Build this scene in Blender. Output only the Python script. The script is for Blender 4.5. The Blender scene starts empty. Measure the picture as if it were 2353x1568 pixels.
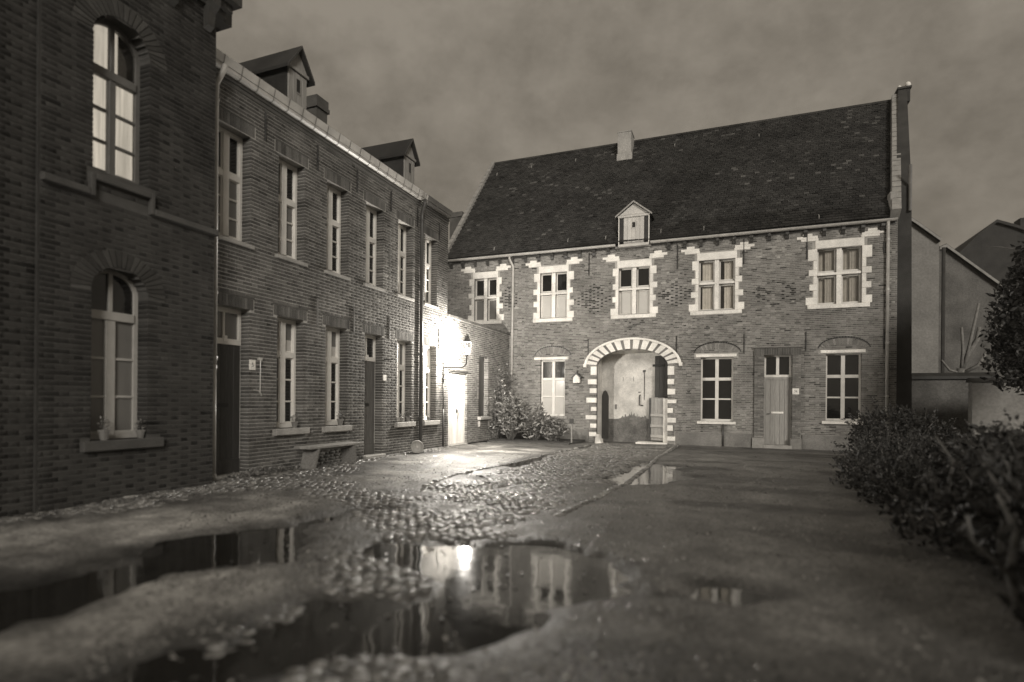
import bpy, math, random
import numpy as np
from mathutils import Matrix, Vector

random.seed(7)
RNG = np.random.default_rng(11)
S = bpy.context.scene
COL = S.collection

# ------------------------------------------------------------------ camera
YAW, ROLL, FPX = 0.371275, 0.0084125, 1294.7 / 2353.0
fw = Vector((-math.sin(YAW), math.cos(YAW), 0)); rt = Vector((math.cos(YAW), math.sin(YAW), 0)); up = Vector((0, 0, 1))
cr = rt * math.cos(ROLL) + up * math.sin(ROLL); cu = up * math.cos(ROLL) - rt * math.sin(ROLL)
camd = bpy.data.cameras.new('camera'); cam = bpy.data.objects.new('camera', camd); COL.objects.link(cam)
m = Matrix.Identity(4)
for i in range(3):
    m[i][0] = cr[i]; m[i][1] = cu[i]; m[i][2] = -fw[i]
m[0][3], m[1][3], m[2][3] = 0.0, 0.0, 1.32
cam.matrix_world = m
camd.sensor_width = 36; camd.sensor_fit = 'HORIZONTAL'; camd.lens = 36 * FPX
camd.shift_y = (924.94 - 784.0) / 2353.0
camd.clip_start = 0.05; camd.clip_end = 500
camd.dof.use_dof = True; camd.dof.focus_distance = 17.0; camd.dof.aperture_fstop = 0.42
S.camera = cam
CAM = np.array([0, 0, 1.32])

# ------------------------------------------------------------------ world, added fill light, exposure
W = bpy.data.worlds.new('World'); S.world = W; W.use_nodes = True
nt = W.node_tree; nt.nodes.clear()
out = nt.nodes.new('ShaderNodeOutputWorld'); bg = nt.nodes.new('ShaderNodeBackground')
tc = nt.nodes.new('ShaderNodeTexCoord'); mp = nt.nodes.new('ShaderNodeMapping')
mp.inputs['Scale'].default_value = (1.0, 1.0, 1.35)
n1 = nt.nodes.new('ShaderNodeTexNoise'); n1.inputs['Scale'].default_value = 3.0; n1.inputs['Detail'].default_value = 7.0
n1.inputs['Roughness'].default_value = 0.55; n1.inputs['Distortion'].default_value = 0.3
crp = nt.nodes.new('ShaderNodeValToRGB')
crp.color_ramp.elements[0].position = 0.40; crp.color_ramp.elements[0].color = (0.112, 0.0985, 0.0795, 1)
crp.color_ramp.elements[1].position = 0.60; crp.color_ramp.elements[1].color = (0.185, 0.164, 0.135, 1)
L = nt.links
L.new(tc.outputs['Generated'], mp.inputs['Vector']); L.new(mp.outputs[0], n1.inputs['Vector'])
n2 = nt.nodes.new('ShaderNodeTexNoise'); n2.inputs['Scale'].default_value = 7.0; n2.inputs['Detail'].default_value = 9.0; n2.inputs['Roughness'].default_value = 0.68
L.new(mp.outputs[0], n2.inputs['Vector']); mxn = nt.nodes.new('ShaderNodeMix'); mxn.inputs[0].default_value = .45
L.new(n1.outputs['Fac'], mxn.inputs[2]); L.new(n2.outputs['Fac'], mxn.inputs[3]); L.new(mxn.outputs[0], crp.inputs['Fac']); L.new(crp.outputs[0], bg.inputs['Color'])
bg.inputs['Strength'].default_value = 1.5
L.new(bg.outputs[0], out.inputs['Surface'])

sd = bpy.data.lights.new('fill_sun', 'SUN'); sun = bpy.data.objects.new('fill_sun', sd); COL.objects.link(sun)
sd.energy = 2.0; sd.angle = math.radians(16); sd.color = (1.0, 0.945, 0.86)  # added soft fill from behind, evens out both facades; no source in view
sun.rotation_euler = Vector((-0.52, 0.85, -0.36)).to_track_quat('-Z', 'Y').to_euler()

HAZE = 0.0012
S.view_settings.view_transform = 'Standard'; S.view_settings.look = 'None'
S.view_settings.exposure = 0.0; S.view_settings.gamma = 1.0
S.render.engine = 'CYCLES'
S.cycles.use_denoising = True
S.cycles.max_bounces = 6; S.cycles.diffuse_bounces = 3; S.cycles.glossy_bounces = 3
S.cycles.transparent_max_bounces = 8; S.cycles.sample_clamp_indirect = 4.0
S.cycles.caustics_reflective = False; S.cycles.caustics_refractive = False

# ------------------------------------------------------------------ materials
def grey(g, warm=1.0):
    return (g * (1 + .015 * warm), g * (1 - .02 * warm), g * (1 - .08 * warm), 1)

def mat(name, g, rough=0.7, ns=3.0, na=0.25, bump=0.0, bs=60.0, tint=False, spec=0.4, fine=0.0, streak=False, metal=0.0, rvar=0.0):
    M_ = bpy.data.materials.new(name); M_.use_nodes = True
    t = M_.node_tree; P = t.nodes['Principled BSDF']
    P.inputs['Roughness'].default_value = rough; P.inputs['Specular IOR Level'].default_value = spec
    P.inputs['Metallic'].default_value = metal
    geo = t.nodes.new('ShaderNodeNewGeometry')
    vec = geo.outputs['Position']
    if streak:
        mpn = t.nodes.new('ShaderNodeMapping'); mpn.inputs['Scale'].default_value = streak
        t.links.new(vec, mpn.inputs['Vector']); vec = mpn.outputs[0]
    nz = t.nodes.new('ShaderNodeTexNoise'); nz.inputs['Scale'].default_value = ns; nz.inputs['Detail'].default_value = 6
    nz.inputs['Roughness'].default_value = 0.6
    t.links.new(vec, nz.inputs['Vector'])
    mr = t.nodes.new('ShaderNodeMapRange'); mr.inputs['From Min'].default_value = .3; mr.inputs['From Max'].default_value = .7
    mr.inputs['To Min'].default_value = 1 - na; mr.inputs['To Max'].default_value = 1 + na
    t.links.new(nz.outputs['Fac'], mr.inputs['Value'])
    fac = mr.outputs[0]
    def mul(a, b):
        x = t.nodes.new('ShaderNodeMath'); x.operation = 'MULTIPLY'; t.links.new(a, x.inputs[0]); t.links.new(b, x.inputs[1]); return x.outputs[0]
    if fine:
        n2 = t.nodes.new('ShaderNodeTexNoise'); n2.inputs['Scale'].default_value = bs * .8; n2.inputs['Detail'].default_value = 3
        t.links.new(geo.outputs['Position'], n2.inputs['Vector'])
        m2 = t.nodes.new('ShaderNodeMapRange'); m2.inputs['From Min'].default_value = .3; m2.inputs['From Max'].default_value = .7
        m2.inputs['To Min'].default_value = 1 - fine; m2.inputs['To Max'].default_value = 1 + fine
        t.links.new(n2.outputs['Fac'], m2.inputs['Value']); fac = mul(fac, m2.outputs[0])
    if tint:
        at = t.nodes.new('ShaderNodeAttribute'); at.attribute_name = 'tint'
        fac = mul(fac, at.outputs['Fac'])
    vm = t.nodes.new('ShaderNodeVectorMath'); vm.operation = 'SCALE'; vm.inputs[0].default_value = grey(g)[:3]
    t.links.new(fac, vm.inputs['Scale']); t.links.new(vm.outputs[0], P.inputs['Base Color'])
    if rvar:
        m3 = t.nodes.new('ShaderNodeMapRange'); m3.inputs['From Min'].default_value = .35; m3.inputs['From Max'].default_value = .65
        m3.inputs['To Min'].default_value = rough - rvar; m3.inputs['To Max'].default_value = rough + rvar
        t.links.new(nz.outputs['Fac'], m3.inputs['Value']); t.links.new(m3.outputs[0], P.inputs['Roughness'])
    if bump:
        nb = t.nodes.new('ShaderNodeTexNoise'); nb.inputs['Scale'].default_value = bs; nb.inputs['Detail'].default_value = 4
        t.links.new(geo.outputs['Position'], nb.inputs['Vector'])
        bp = t.nodes.new('ShaderNodeBump'); bp.inputs['Strength'].default_value = bump; bp.inputs['Distance'].default_value = .02
        t.links.new(nb.outputs['Fac'], bp.inputs['Height']); t.links.new(bp.outputs[0], P.inputs['Normal'])
    return M_

def glass_mat(name, tr=0.75):
    M_ = bpy.data.materials.new(name); M_.use_nodes = True; t = M_.node_tree; t.nodes.clear()
    o = t.nodes.new('ShaderNodeOutputMaterial'); mx = t.nodes.new('ShaderNodeMixShader')
    a = t.nodes.new('ShaderNodeBsdfTransparent'); a.inputs[0].default_value = (.98, .97, .95, 1)
    b = t.nodes.new('ShaderNodeBsdfGlossy'); b.inputs['Roughness'].default_value = .03
    lw = t.nodes.new('ShaderNodeLayerWeight'); lw.inputs['Blend'].default_value = .25
    mr = t.nodes.new('ShaderNodeMapRange'); mr.inputs['To Min'].default_value = max(.04, 1 - tr - .2); mr.inputs['To Max'].default_value = .95
    t.links.new(lw.outputs['Fresnel'], mr.inputs['Value']); t.links.new(mr.outputs[0], mx.inputs[0])
    t.links.new(a.outputs[0], mx.inputs[1]); t.links.new(b.outputs[0], mx.inputs[2]); t.links.new(mx.outputs[0], o.inputs[0])
    return M_

def emit_mat(name, g, s, folds=0.0):
    M_ = bpy.data.materials.new(name); M_.use_nodes = True; t = M_.node_tree; t.nodes.clear()
    o = t.nodes.new('ShaderNodeOutputMaterial'); e = t.nodes.new('ShaderNodeEmission')
    e.inputs['Color'].default_value = (g * 1.02, g * .93, g * .79, 1); e.inputs['Strength'].default_value = s
    if folds:
        geo = t.nodes.new('ShaderNodeNewGeometry'); mpn = t.nodes.new('ShaderNodeMapping'); mpn.inputs['Scale'].default_value = (14, 14, .6)
        nz = t.nodes.new('ShaderNodeTexNoise'); nz.inputs['Scale'].default_value = 1.6; nz.inputs['Detail'].default_value = 4
        mr = t.nodes.new('ShaderNodeMapRange'); mr.inputs['From Min'].default_value = .3; mr.inputs['From Max'].default_value = .7
        mr.inputs['To Min'].default_value = s * (1 - folds); mr.inputs['To Max'].default_value = s * (1 + folds)
        t.links.new(geo.outputs['Position'], mpn.inputs[0]); t.links.new(mpn.outputs[0], nz.inputs['Vector'])
        t.links.new(nz.outputs['Fac'], mr.inputs['Value']); t.links.new(mr.outputs[0], e.inputs['Strength'])
    t.links.new(e.outputs[0], o.inputs[0]); return M_

BRICK = mat('brick', .095, .85, 2.0, .3, .2, 90, tint=True, fine=.25, spec=.12)
DARKBRICK = mat('dark arch brick', .05, .85, 2.0, .3, .2, 90, tint=True, fine=.25, spec=.12)
GABLE = mat('shaded gable brick', .045, .85, 2, .35, .5, 40)  # shade of the set-back gable is put into the colour; corner return too
BRICKG = mat('gatehouse brick', .19, .8, 1.2, .28, .5, 90, tint=True, fine=.25, spec=.15)
MORTAR = mat('lime mortar', .36, .9, 2.0, .3, .6, 120, fine=.2)
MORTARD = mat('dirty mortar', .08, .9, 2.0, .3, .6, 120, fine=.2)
STONE = mat('white painted stone', .8, .75, 2.2, .2, .35, 40, fine=.13, tint=True)
GREYSTONE = mat('grey stone', .3, .7, 4.0, .22, .4, 60, fine=.15)
WHITE = mat('white paint', .7, .45, 4.0, .1, .08, 40, tint=True)
CREAM = mat('pale weathered paint', .68, .55, 3.0, .22, .2, 30, streak=(1, 1, .25), tint=True)
DARKWOOD = mat('dark painted wood', .05, .45, 5.0, .3, .15, 30, streak=(6, 6, .6), tint=True)
MIDWOOD = mat('backlit frame paint', .14, .5, 5.0, .18, .15, 30, tint=True)  # frame in front of the lit room; its backlit shade is painted in
GREYWOOD2 = mat('dulled white paint', .4, .5, 5.0, .12, .1, 30, tint=True)
GREYWOOD = mat('grey painted wood', .3, .5, 5.0, .18, .15, 30, streak=(6, 6, .6), tint=True)
BENCHWOOD = mat('weathered wood', .27, .6, 8.0, .3, .3, 40, streak=(4, .6, 4), tint=True)
PANE = mat('dark window glass', .012, .04, 2, .2, .02, 3, spec=.8)
BLINDG = mat('glass over grey blind', .16, .12, 2, .1, .0, spec=.6)
BLINDW = mat('glass over white blind', .5, .2, 2, .06, .0, spec=.5)
CLOTH = mat('curtain cloth', .85, .85, 6, .12, .0)
CLOTHD = mat('grey curtain cloth', .5, .85, 6, .15, .0)
GLASS = glass_mat('clear window glass')
LITC = emit_mat('glowing curtain', 1.0, .58, .3)  # emits by itself: room light and fold shading are put into the curtain
IRON = mat('black iron', .02, .4, 8, .3, .2, 80)
ZINC = mat('zinc', .42, .38, 3, .22, .1, 40, spec=.6)
ZINCD = mat('dull dark zinc', .14, .45, 3, .22, .1, 40, spec=.5)
LEAD = mat('dark pipe', .05, .4, 3, .25, .1, 40, spec=.5)
TILE = mat('dark roof tile', .028, .75, 1.0, .4, .5, 50, tint=True, fine=.3, spec=.25)
SLATE = mat('slate cladding', .03, .6, 3, .35, .3, 30, tint=True)
PLASTER = mat('stained plaster', .56, .85, 1.4, .38, .3, 30, fine=.12)
DADO = mat('damp dado', .13, .75, 2.5, .5, .4, 30, fine=.3)
DARKBACK = mat('dark backing', .07, .7, 2.5, .45, .4, 30, fine=.2)  # dark of unlit rooms is put into the colour of the window backings
PLINTH2 = mat('rendered chimney', .34, .85, 2, .25, .3, 40, fine=.15)
PLINTH = mat('cement plinth', .17, .8, 1.6, .3, .4, 40, fine=.2)
SOIL = mat('soil', .05, .8, 6, .4, .9, 40, fine=.3)
GRAV = mat('wet gravel', .13, .22, 5, .3, .0, 60, tint=True, spec=.6)
COB = mat('wet cobble', .15, .32, 5, .35, .5, 70, tint=True, fine=.35, spec=.6, rvar=.14)
LEAF = mat('leaf', .14, .42, 6, .3, 0, tint=True, spec=.5)
LEAFD = mat('dark evergreen leaf', .034, .5, 6, .3, 0, tint=True, spec=.3)
BARK2 = mat('pale worn bark', .13, .7, 10, .35, .6, 50)
BARK = mat('bark', .16, .8, 10, .35, .6, 50)
RENDER_ = mat('pale rendered wall', .23, .85, .7, .25, .4, 14, fine=.12)
RENDERD = mat('dark old wall', .13, .85, 1.2, .35, .6, 20, fine=.2)
POT = mat('clay pot', .16, .7, 6, .2, .2, 60)
INK = mat('black lettering', .02, .6)
FARROOF = mat('far dark roof', .04, .8, 2, .3, .5, 12)

# ------------------------------------------------------------------ mesh helpers
class MB:
    def __init__(self, M=None):
        self.v = []; self.f = []; self.t = []; self.M = M or (lambda a, b, c: (a, b, c))
    def add(self, vs, fs, tint=1.0):
        n = len(self.v); self.v += [self.M(*p) for p in vs]
        self.f += [tuple(i + n for i in q) for q in fs]; self.t += [tint] * len(fs); return self
    def box(self, a0, a1, b0, b1, c0, c1, tint=1.0):
        if a0 > a1: a0, a1 = a1, a0
        if b0 > b1: b0, b1 = b1, b0
        if c0 > c1: c0, c1 = c1, c0
        return self.add([(a0, b0, c0), (a1, b0, c0), (a1, b1, c0), (a0, b1, c0), (a0, b0, c1), (a1, b0, c1), (a1, b1, c1), (a0, b1, c1)],
                        [(3, 2, 1, 0), (4, 5, 6, 7), (0, 1, 5, 4), (1, 2, 6, 5), (2, 3, 7, 6), (3, 0, 4, 7)], tint)
    def chbox(self, a0, a1, b0, b1, c0, c1, ch=.006, tint=1.0):   # box with its c1 face chamfered
        k = c1 - ch
        v = [(a0, b0, c0), (a1, b0, c0), (a1, b1, c0), (a0, b1, c0), (a0, b0, k), (a1, b0, k), (a1, b1, k), (a0, b1, k),
             (a0 + ch, b0 + ch, c1), (a1 - ch, b0 + ch, c1), (a1 - ch, b1 - ch, c1), (a0 + ch, b1 - ch, c1)]
        f = [(0, 1, 5, 4), (1, 2, 6, 5), (2, 3, 7, 6), (3, 0, 4, 7), (4, 5, 9, 8), (5, 6, 10, 9), (6, 7, 11, 10), (7, 4, 8, 11), (8, 9, 10, 11), (3, 2, 1, 0)]
        return self.add(v, f, tint)
    def prism(self, poly, c0, c1, tint=1.0):    # polygon in (a,b) extruded along c
        n = len(poly)
        vs = [(a, b, c0) for a, b in poly] + [(a, b, c1) for a, b in poly]
        fs = [tuple(range(n - 1, -1, -1)), tuple(range(n, 2 * n))] + [(i, (i + 1) % n, n + (i + 1) % n, n + i) for i in range(n)]
        return self.add(vs, fs, tint)
    def hexa(self, p, tint=1.0):                # 8 free corners, bottom 4 then top 4
        return self.add(p, [(3, 2, 1, 0), (4, 5, 6, 7), (0, 1, 5, 4), (1, 2, 6, 5), (2, 3, 7, 6), (3, 0, 4, 7)], tint)
    def tube(self, path, r, n=8, tint=1.0, cap=True):
        P = [Vector(p) for p in path]; k = len(P)
        rs = r if isinstance(r, (list, tuple)) else [r] * k
        vs = []; fs = []
        d0 = (P[1] - P[0]).normalized(); a = d0.orthogonal().normalized()
        for i in range(k):
            d = (P[min(i + 1, k - 1)] - P[max(i - 1, 0)]).normalized()
            a = (a - d * a.dot(d))
            a = a.normalized() if a.length > 1e-6 else d.orthogonal().normalized()
            b = d.cross(a)
            for j in range(n):
                t = 2 * math.pi * j / n
                vs.append(tuple(P[i] + (a * math.cos(t) + b * math.sin(t)) * rs[i]))
        for i in range(k - 1):
            for j in range(n):
                fs.append((i * n + j, i * n + (j + 1) % n, (i + 1) * n + (j + 1) % n, (i + 1) * n + j))
        if cap: fs += [tuple(range(n - 1, -1, -1)), tuple(range((k - 1) * n, k * n))]
        return self.add(vs, fs, tint)
    def lathe(self, cx, cy, prof, n=16, tint=1.0, axis='z'):   # prof: (r, z)
        vs = []; fs = []
        for r, z in prof:
            for j in range(n):
                t = 2 * math.pi * j / n
                vs.append((cx + r * math.cos(t), cy + r * math.sin(t), z))
        for i in range(len(prof) - 1):
            for j in range(n):
                fs.append((i * n + j, i * n + (j + 1) % n, (i + 1) * n + (j + 1) % n, (i + 1) * n + j))
        fs += [tuple(range(n - 1, -1, -1)), tuple(range((len(prof) - 1) * n, len(prof) * n))]
        return self.add(vs, fs, tint)
    def build(self, name, mat_, parent=None, smooth=False):
        return mesh_obj(name, np.array(self.v, float), self.f, mat_, parent, np.array(self.t, float), smooth)

def wloc(o):
    p = Vector((0, 0, 0))
    while o is not None:
        p += o.location; o = o.parent
    return p

def mesh_obj(name, V, F, mat_, parent=None, tint=None, smooth=False):
    me = bpy.data.meshes.new(name)
    if parent is not None: V = V - np.array(wloc(parent))
    if isinstance(F, np.ndarray):
        k = F.shape[1]
        me.vertices.add(len(V)); me.vertices.foreach_set('co', V.astype(np.float32).ravel())
        me.loops.add(F.size); me.loops.foreach_set('vertex_index', F.astype(np.int32).ravel())
        me.polygons.add(len(F)); me.polygons.foreach_set('loop_start', np.arange(0, F.size, k, dtype=np.int32))
        me.update(calc_edges=True)
    else:
        me.from_pydata([tuple(v) for v in V], [], F)
    if tint is not None:
        at = me.attributes.new('tint', 'FLOAT', 'FACE'); at.data.foreach_set('value', tint.astype(np.float32))
    me.materials.append(mat_)
    if smooth:
        me.polygons.foreach_set('use_smooth', np.ones(len(me.polygons), bool))
    me.update()
    o = bpy.data.objects.new(name, me); COL.objects.link(o)
    if parent is not None: o.parent = parent
    return o

def thing(name, label, cat, loc=(0, 0, 0), group=None):
    o = bpy.data.objects.new(name, None); COL.objects.link(o); o.location = loc; o.empty_display_size = .2
    o['label'] = label; o['category'] = cat
    if group: o['group'] = group
    return o
def tag(o, label=None, cat=None, group=None, kind=None):
    if label: o['label'] = label
    if cat: o['category'] = cat
    if group: o['group'] = group
    if kind: o['kind'] = kind
    return o
def copy_tree(o, parent=None):
    c = o.copy(); COL.objects.link(c)
    if parent is not None: c.parent = parent
    for ch in o.children: copy_tree(ch, c)
    return c

def vnoise(x, y, sc, seed=0):
    r = np.random.default_rng(seed); g = r.random((64, 64))
    X = x / sc + 17.3; Y = y / sc + 9.1
    xi = np.floor(X).astype(int); yi = np.floor(Y).astype(int); fx = X - xi; fy = Y - yi
    fx = fx * fx * (3 - 2 * fx); fy = fy * fy * (3 - 2 * fy)
    a = g[xi % 64, yi % 64]; b = g[(xi + 1) % 64, yi % 64]; c = g[xi % 64, (yi + 1) % 64]; d = g[(xi + 1) % 64, (yi + 1) % 64]
    return (a * (1 - fx) + b * fx) * (1 - fy) + (c * (1 - fx) + d * fx) * fy

# ------------------------------------------------------------------ brickwork
XL, XC, YG = -7.87, -7.5, 19.9
ML = lambda u, v, w: (XL + w, u, v)          # terrace plane: u = y, v = z, w = out
MC = lambda u, v, w: (XC + w, u, v)
MG = lambda u, v, w: (u, YG - w, v)          # gatehouse plane: u = x, v = z, w = out

def hole_at(h, v):
    a, b, c, d = h[:4]
    if v < c or v > d: 
        if len(h) > 4 and h[4] and d < v < d + h[4]:
            hw = (b - a) / 2 * math.sqrt(max(0, 1 - ((v - d) / h[4]) ** 2)); mid = (a + b) / 2
            return (mid - hw, mid + hw)
        return None
    return (a, b)

def facade(parent, M, u0, u1, v0, v1, holes, skips=(), course=.065, blen=.215, joint=.013, proud=.005, reveal=.19,
           single=300, seed=1, bmat=None, mmat=None, tintf=None, w=0.0):
    """holes: (a,b,c,d[,rise]); skips: rectangles without bricks (stone stands there)"""
    rng = np.random.default_rng(seed)
    bmat = bmat or BRICK; mmat = mmat or MORTAR
    rows = int(math.ceil((v1 - v0) / course))
    wall = MB(M); B = []
    ext = {}
    for k in range(rows):
        a = v0 + k * course; b = min(a + course, v1); vm = (a + b) / 2
        blocked = sorted([i for i in (hole_at(h, vm) for h in holes) if i])
        free = []; x = u0
        for p, q in blocked:
            if p > x: free.append((x, p, x > u0 + 1e-6, True))
            x = max(x, q)
        if x < u1: free.append((x, u1, x > u0 + 1e-6, False))
        for p, q, le, re in free:
            wall.add([(p, a, w), (q, a, w), (q, b, w), (p, b, w)], [(0, 1, 2, 3)])
            if le: wall.add([(p, a, w), (p, b, w), (p, b, w - reveal - .03), (p, a, w - reveal - .03)], [(0, 1, 2, 3)])
            if re: wall.add([(q, a, w), (q, a, w - reveal - .03), (q, b, w - reveal - .03), (q, b, w)], [(0, 1, 2, 3)])
        if b - a < course * .6: continue
        sk = [(s[0], s[1]) for s in skips if len(s) == 4 and s[2] - .015 < vm < s[3] + .015] + [q for q in (hole_at(s, vm) for s in skips if len(s) > 4) if q]
        # flemish bond walk
        seg = []
        for p, q, le, re in free:
            cuts = sorted([s for s in sk if s[1] > p and s[0] < q]); x = p; l = le
            for s in cuts:
                if s[0] > x + .02: seg.append((x, s[0], l, False))
                x = max(x, s[1]); l = False
            if q > x + .02: seg.append((x, q, l, re))
        off = (0.0 if k % 2 else blen * .75) + .004 * rng.standard_normal()
        per = blen * 1.5
        for p, q, le, re in seg:
            n0 = math.floor((p - u0 - off) / per) - 1
            x = u0 + off + n0 * per; st = 0
            cur = p
            while x < q:
                ln = blen if st % 2 == 0 else blen / 2
                s0 = cur; s1 = min(x + ln, q); st += 1; x += ln
                if s1 - s0 < .045: continue
                if q - s1 < .045: s1 = q; x = q
                cur = s1
                L_ = le and s0 <= p + 1e-6; R_ = re and s1 >= q - 1e-6
                B.append((s0 if L_ else s0 + joint * .22, s1 if R_ else s1 - joint * .22, a + joint / 2, b - joint / 2,
                          (-reveal if (L_ or R_) else -.001), L_, R_, abs((s1 - s0) - blen) < 1e-4))
    # soffits and sills of the openings
    for h in holes:
        a, b, c, d = h[:4]; rz = reveal + .03
        wall.add([(a, c, w), (b, c, w), (b, c, w - rz), (a, c, w - rz)], [(0, 1, 2, 3)])
        if len(h) > 4 and h[4]:
            pts = [((a + b) / 2 - (b - a) / 2 * math.cos(math.pi * i / 16), d + h[4] * math.sin(math.pi * i / 16)) for i in range(17)]
            for (p, q), (r_, s_) in zip(pts[:-1], pts[1:]):
                wall.add([(p, q, w), (r_, s_, w), (r_, s_, w - rz), (p, q, w - rz)], [(3, 2, 1, 0)])
                wall.add([(p, q, w), (r_, s_, w), (r_, max(q, s_) + course, w), (p, max(q, s_) + course, w)], [(0, 1, 2, 3)])
        else:
            wall.add([(a, d, w), (b, d, w), (b, d, w - rz), (a, d, w - rz)], [(3, 2, 1, 0)])
    wall.build('wall', mmat, parent)
    B = np.array(B, float)
    ctr = np.array([M((r[0] + r[1]) / 2, (r[2] + r[3]) / 2, 0) for r in B])
    full = B[:, 7] > 0
    full &= (B[:, 5] + B[:, 6]) == 0
    dist = np.linalg.norm(ctr - CAM, axis=1) + np.where(full, 0, 1e6)
    # only bricks inside the picture are candidates for single pieces
    rel = ctr - CAM; zz = rel @ np.array(fw); px = 1176.5 + 1294.7 * (rel @ np.array(cr)) / zz; py = 924.94 - 1294.7 * (rel @ np.array(cu)) / zz
    dist += np.where((zz > 0) & (px > 5) & (px < 2348) & (py > 5) & (py < 1563), 0, 1e6)
    order = np.argsort(dist)[:single]; order = order[dist[order] < 1e5]
    isS = np.zeros(len(B), bool); isS[order] = True
    tint = np.clip(1 + .22 * rng.standard_normal(len(B)), .35, 1.9)
    tint *= .72 + .56 * vnoise((B[:, 0] + B[:, 1]) / 2 + 50, B[:, 2] + 20, 1.1, seed) * .7 + .56 * .3 * vnoise(B[:, 0] + 50, B[:, 2] + 20, .35, seed + 1)
    if tintf is not None: tint *= np.array([tintf((r[0] + r[1]) / 2, (r[2] + r[3]) / 2, rng, r[1] - r[0] < blen * .62) for r in B])
    J = B[~isS]; tj = tint[~isS]; n = len(J)
    pr = w + proud + .0008 * rng.standard_normal(n); ch = .002
    a, b, c, d, wd = J[:, 0] - .004 * J[:, 5] * 0, J[:, 1], J[:, 2], J[:, 3], w + J[:, 4]
    a = np.where(J[:, 6] > 0, a, a); 
    a2 = np.where(J[:, 5] > 0, a - .006, a); b2 = np.where(J[:, 6] > 0, b + .006, b)
    jit = lambda: .0007 * rng.standard_normal(n)
    P = [(a2, c, wd), (b2, c, wd), (b2, d, wd), (a2, d, wd),
         (a2, c, pr - ch), (b2, c, pr - ch), (b2, d, pr - ch), (a2, d, pr - ch),
         (a2 + ch, c + ch, pr + jit()), (b2 - ch, c + ch, pr + jit()), (b2 - ch, d - ch, pr + jit()), (a2 + ch, d - ch, pr + jit())]
    V = np.stack([np.stack(M(*[np.broadcast_to(q, (n,)) for q in p]), 1) for p in P], 1).reshape(-1, 3)
    fc = np.array([(0, 1, 5, 4), (1, 2, 6, 5), (2, 3, 7, 6), (3, 0, 4, 7), (4, 5, 9, 8), (5, 6, 10, 9), (6, 7, 11, 10), (7, 4, 8, 11), (8, 9, 10, 11)])
    F = (np.arange(n)[:, None, None] * 12 + fc[None]).reshape(-1, 4)
    o = mesh_obj('brickwork', V, F, bmat, parent, np.repeat(tj, 9)); o['kind'] = 'stuff'
    # the bricks that show largest, one object each
    var = []
    hl = (blen - joint * .6) / 2; hh = (course - joint) / 2
    base = wloc(parent)
    for q in range(8):
        mb = MB(lambda u, v, ww: tuple(np.array(M(u, v, ww)) - np.array(M(0, 0, 0))))
        mb.chbox(-hl, hl, -hh, hh, -.001, proud + rng.uniform(-.001, .001), .002, tint=.55 + .13 * q)
        ob = mb.build('brick', bmat); var.append(ob.data); bpy.data.objects.remove(ob)
    for i in order:
        q = int(np.clip((tint[i] - .55) / .13, 0, 7))
        ob = bpy.data.objects.new('brick', var[q]); COL.objects.link(ob); ob.parent = parent
        ob.location = Vector(M((B[i, 0] + B[i, 1]) / 2, (B[i, 2] + B[i, 3]) / 2, w)) - base
    return o

def arc(mid, hw, spring, rise, n, t0=0.0, t1=math.pi):
    return [(mid - hw * math.cos(t0 + (t1 - t0) * i / n), spring + rise * math.sin(t0 + (t1 - t0) * i / n)) for i in range(n + 1)]

def soldier(parent, M, a, b, c, d, w=.006, n=None, name='lintel'):
    mb = MB(M); n = n or int((b - a) / .066)
    for i in range(n):
        x = a + (b - a) * i / n
        mb.chbox(x + .004, x + (b - a) / n - .004, c, d, -.02, w + random.uniform(-.001, .001), .002, random.uniform(.7, 1.5))
    mb.box(a - .002, b + .002, c + .002, d - .002, -.03, w - .007, 2.6)
    return tag(mb.build(name, BRICK, parent), kind='stuff')

def brick_arch(parent, M, mid, hw_i, sp_i, rise_i, hw_o, sp_o, rise_o, n, mat_, name='brick_arch', w=.014, t0=0.0):
    I = arc(mid, hw_i, sp_i, rise_i, n, t0, math.pi - t0); O = arc(mid, hw_o, sp_o, rise_o, n, t0, math.pi - t0)
    mb = MB(M)
    for i in range(n):
        g = .1
        p = [tuple(np.array(I[i]) * (1 - g) + np.array(I[i + 1]) * g), tuple(np.array(I[i]) * g + np.array(I[i + 1]) * (1 - g)),
             tuple(np.array(O[i]) * g + np.array(O[i + 1]) * (1 - g)), tuple(np.array(O[i]) * (1 - g) + np.array(O[i + 1]) * g)]
        mb.prism(p, -.02, w + random.uniform(-.002, .002), random.uniform(.9, 1.6))
    return tag(mb.build(name, mat_, parent), kind='stuff')

# ------------------------------------------------------------------ windows and doors
def bars(M, w0, w1):
    mb = MB(M); mb.w0 = w0; mb.w1 = w1
    def bar(a, b, c, d, dw=0.0): mb.chbox(a, b, c, d, w0, w1 + dw, .006)
    mb.bar = bar
    return mb

def pane(M, a, b, c, d, w, mat_, parent, label=None):
    o = MB(M).box(a, b, c, d, w - .006, w).build('pane', mat_, parent)
    if label: o['label'] = label
    return o

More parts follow.
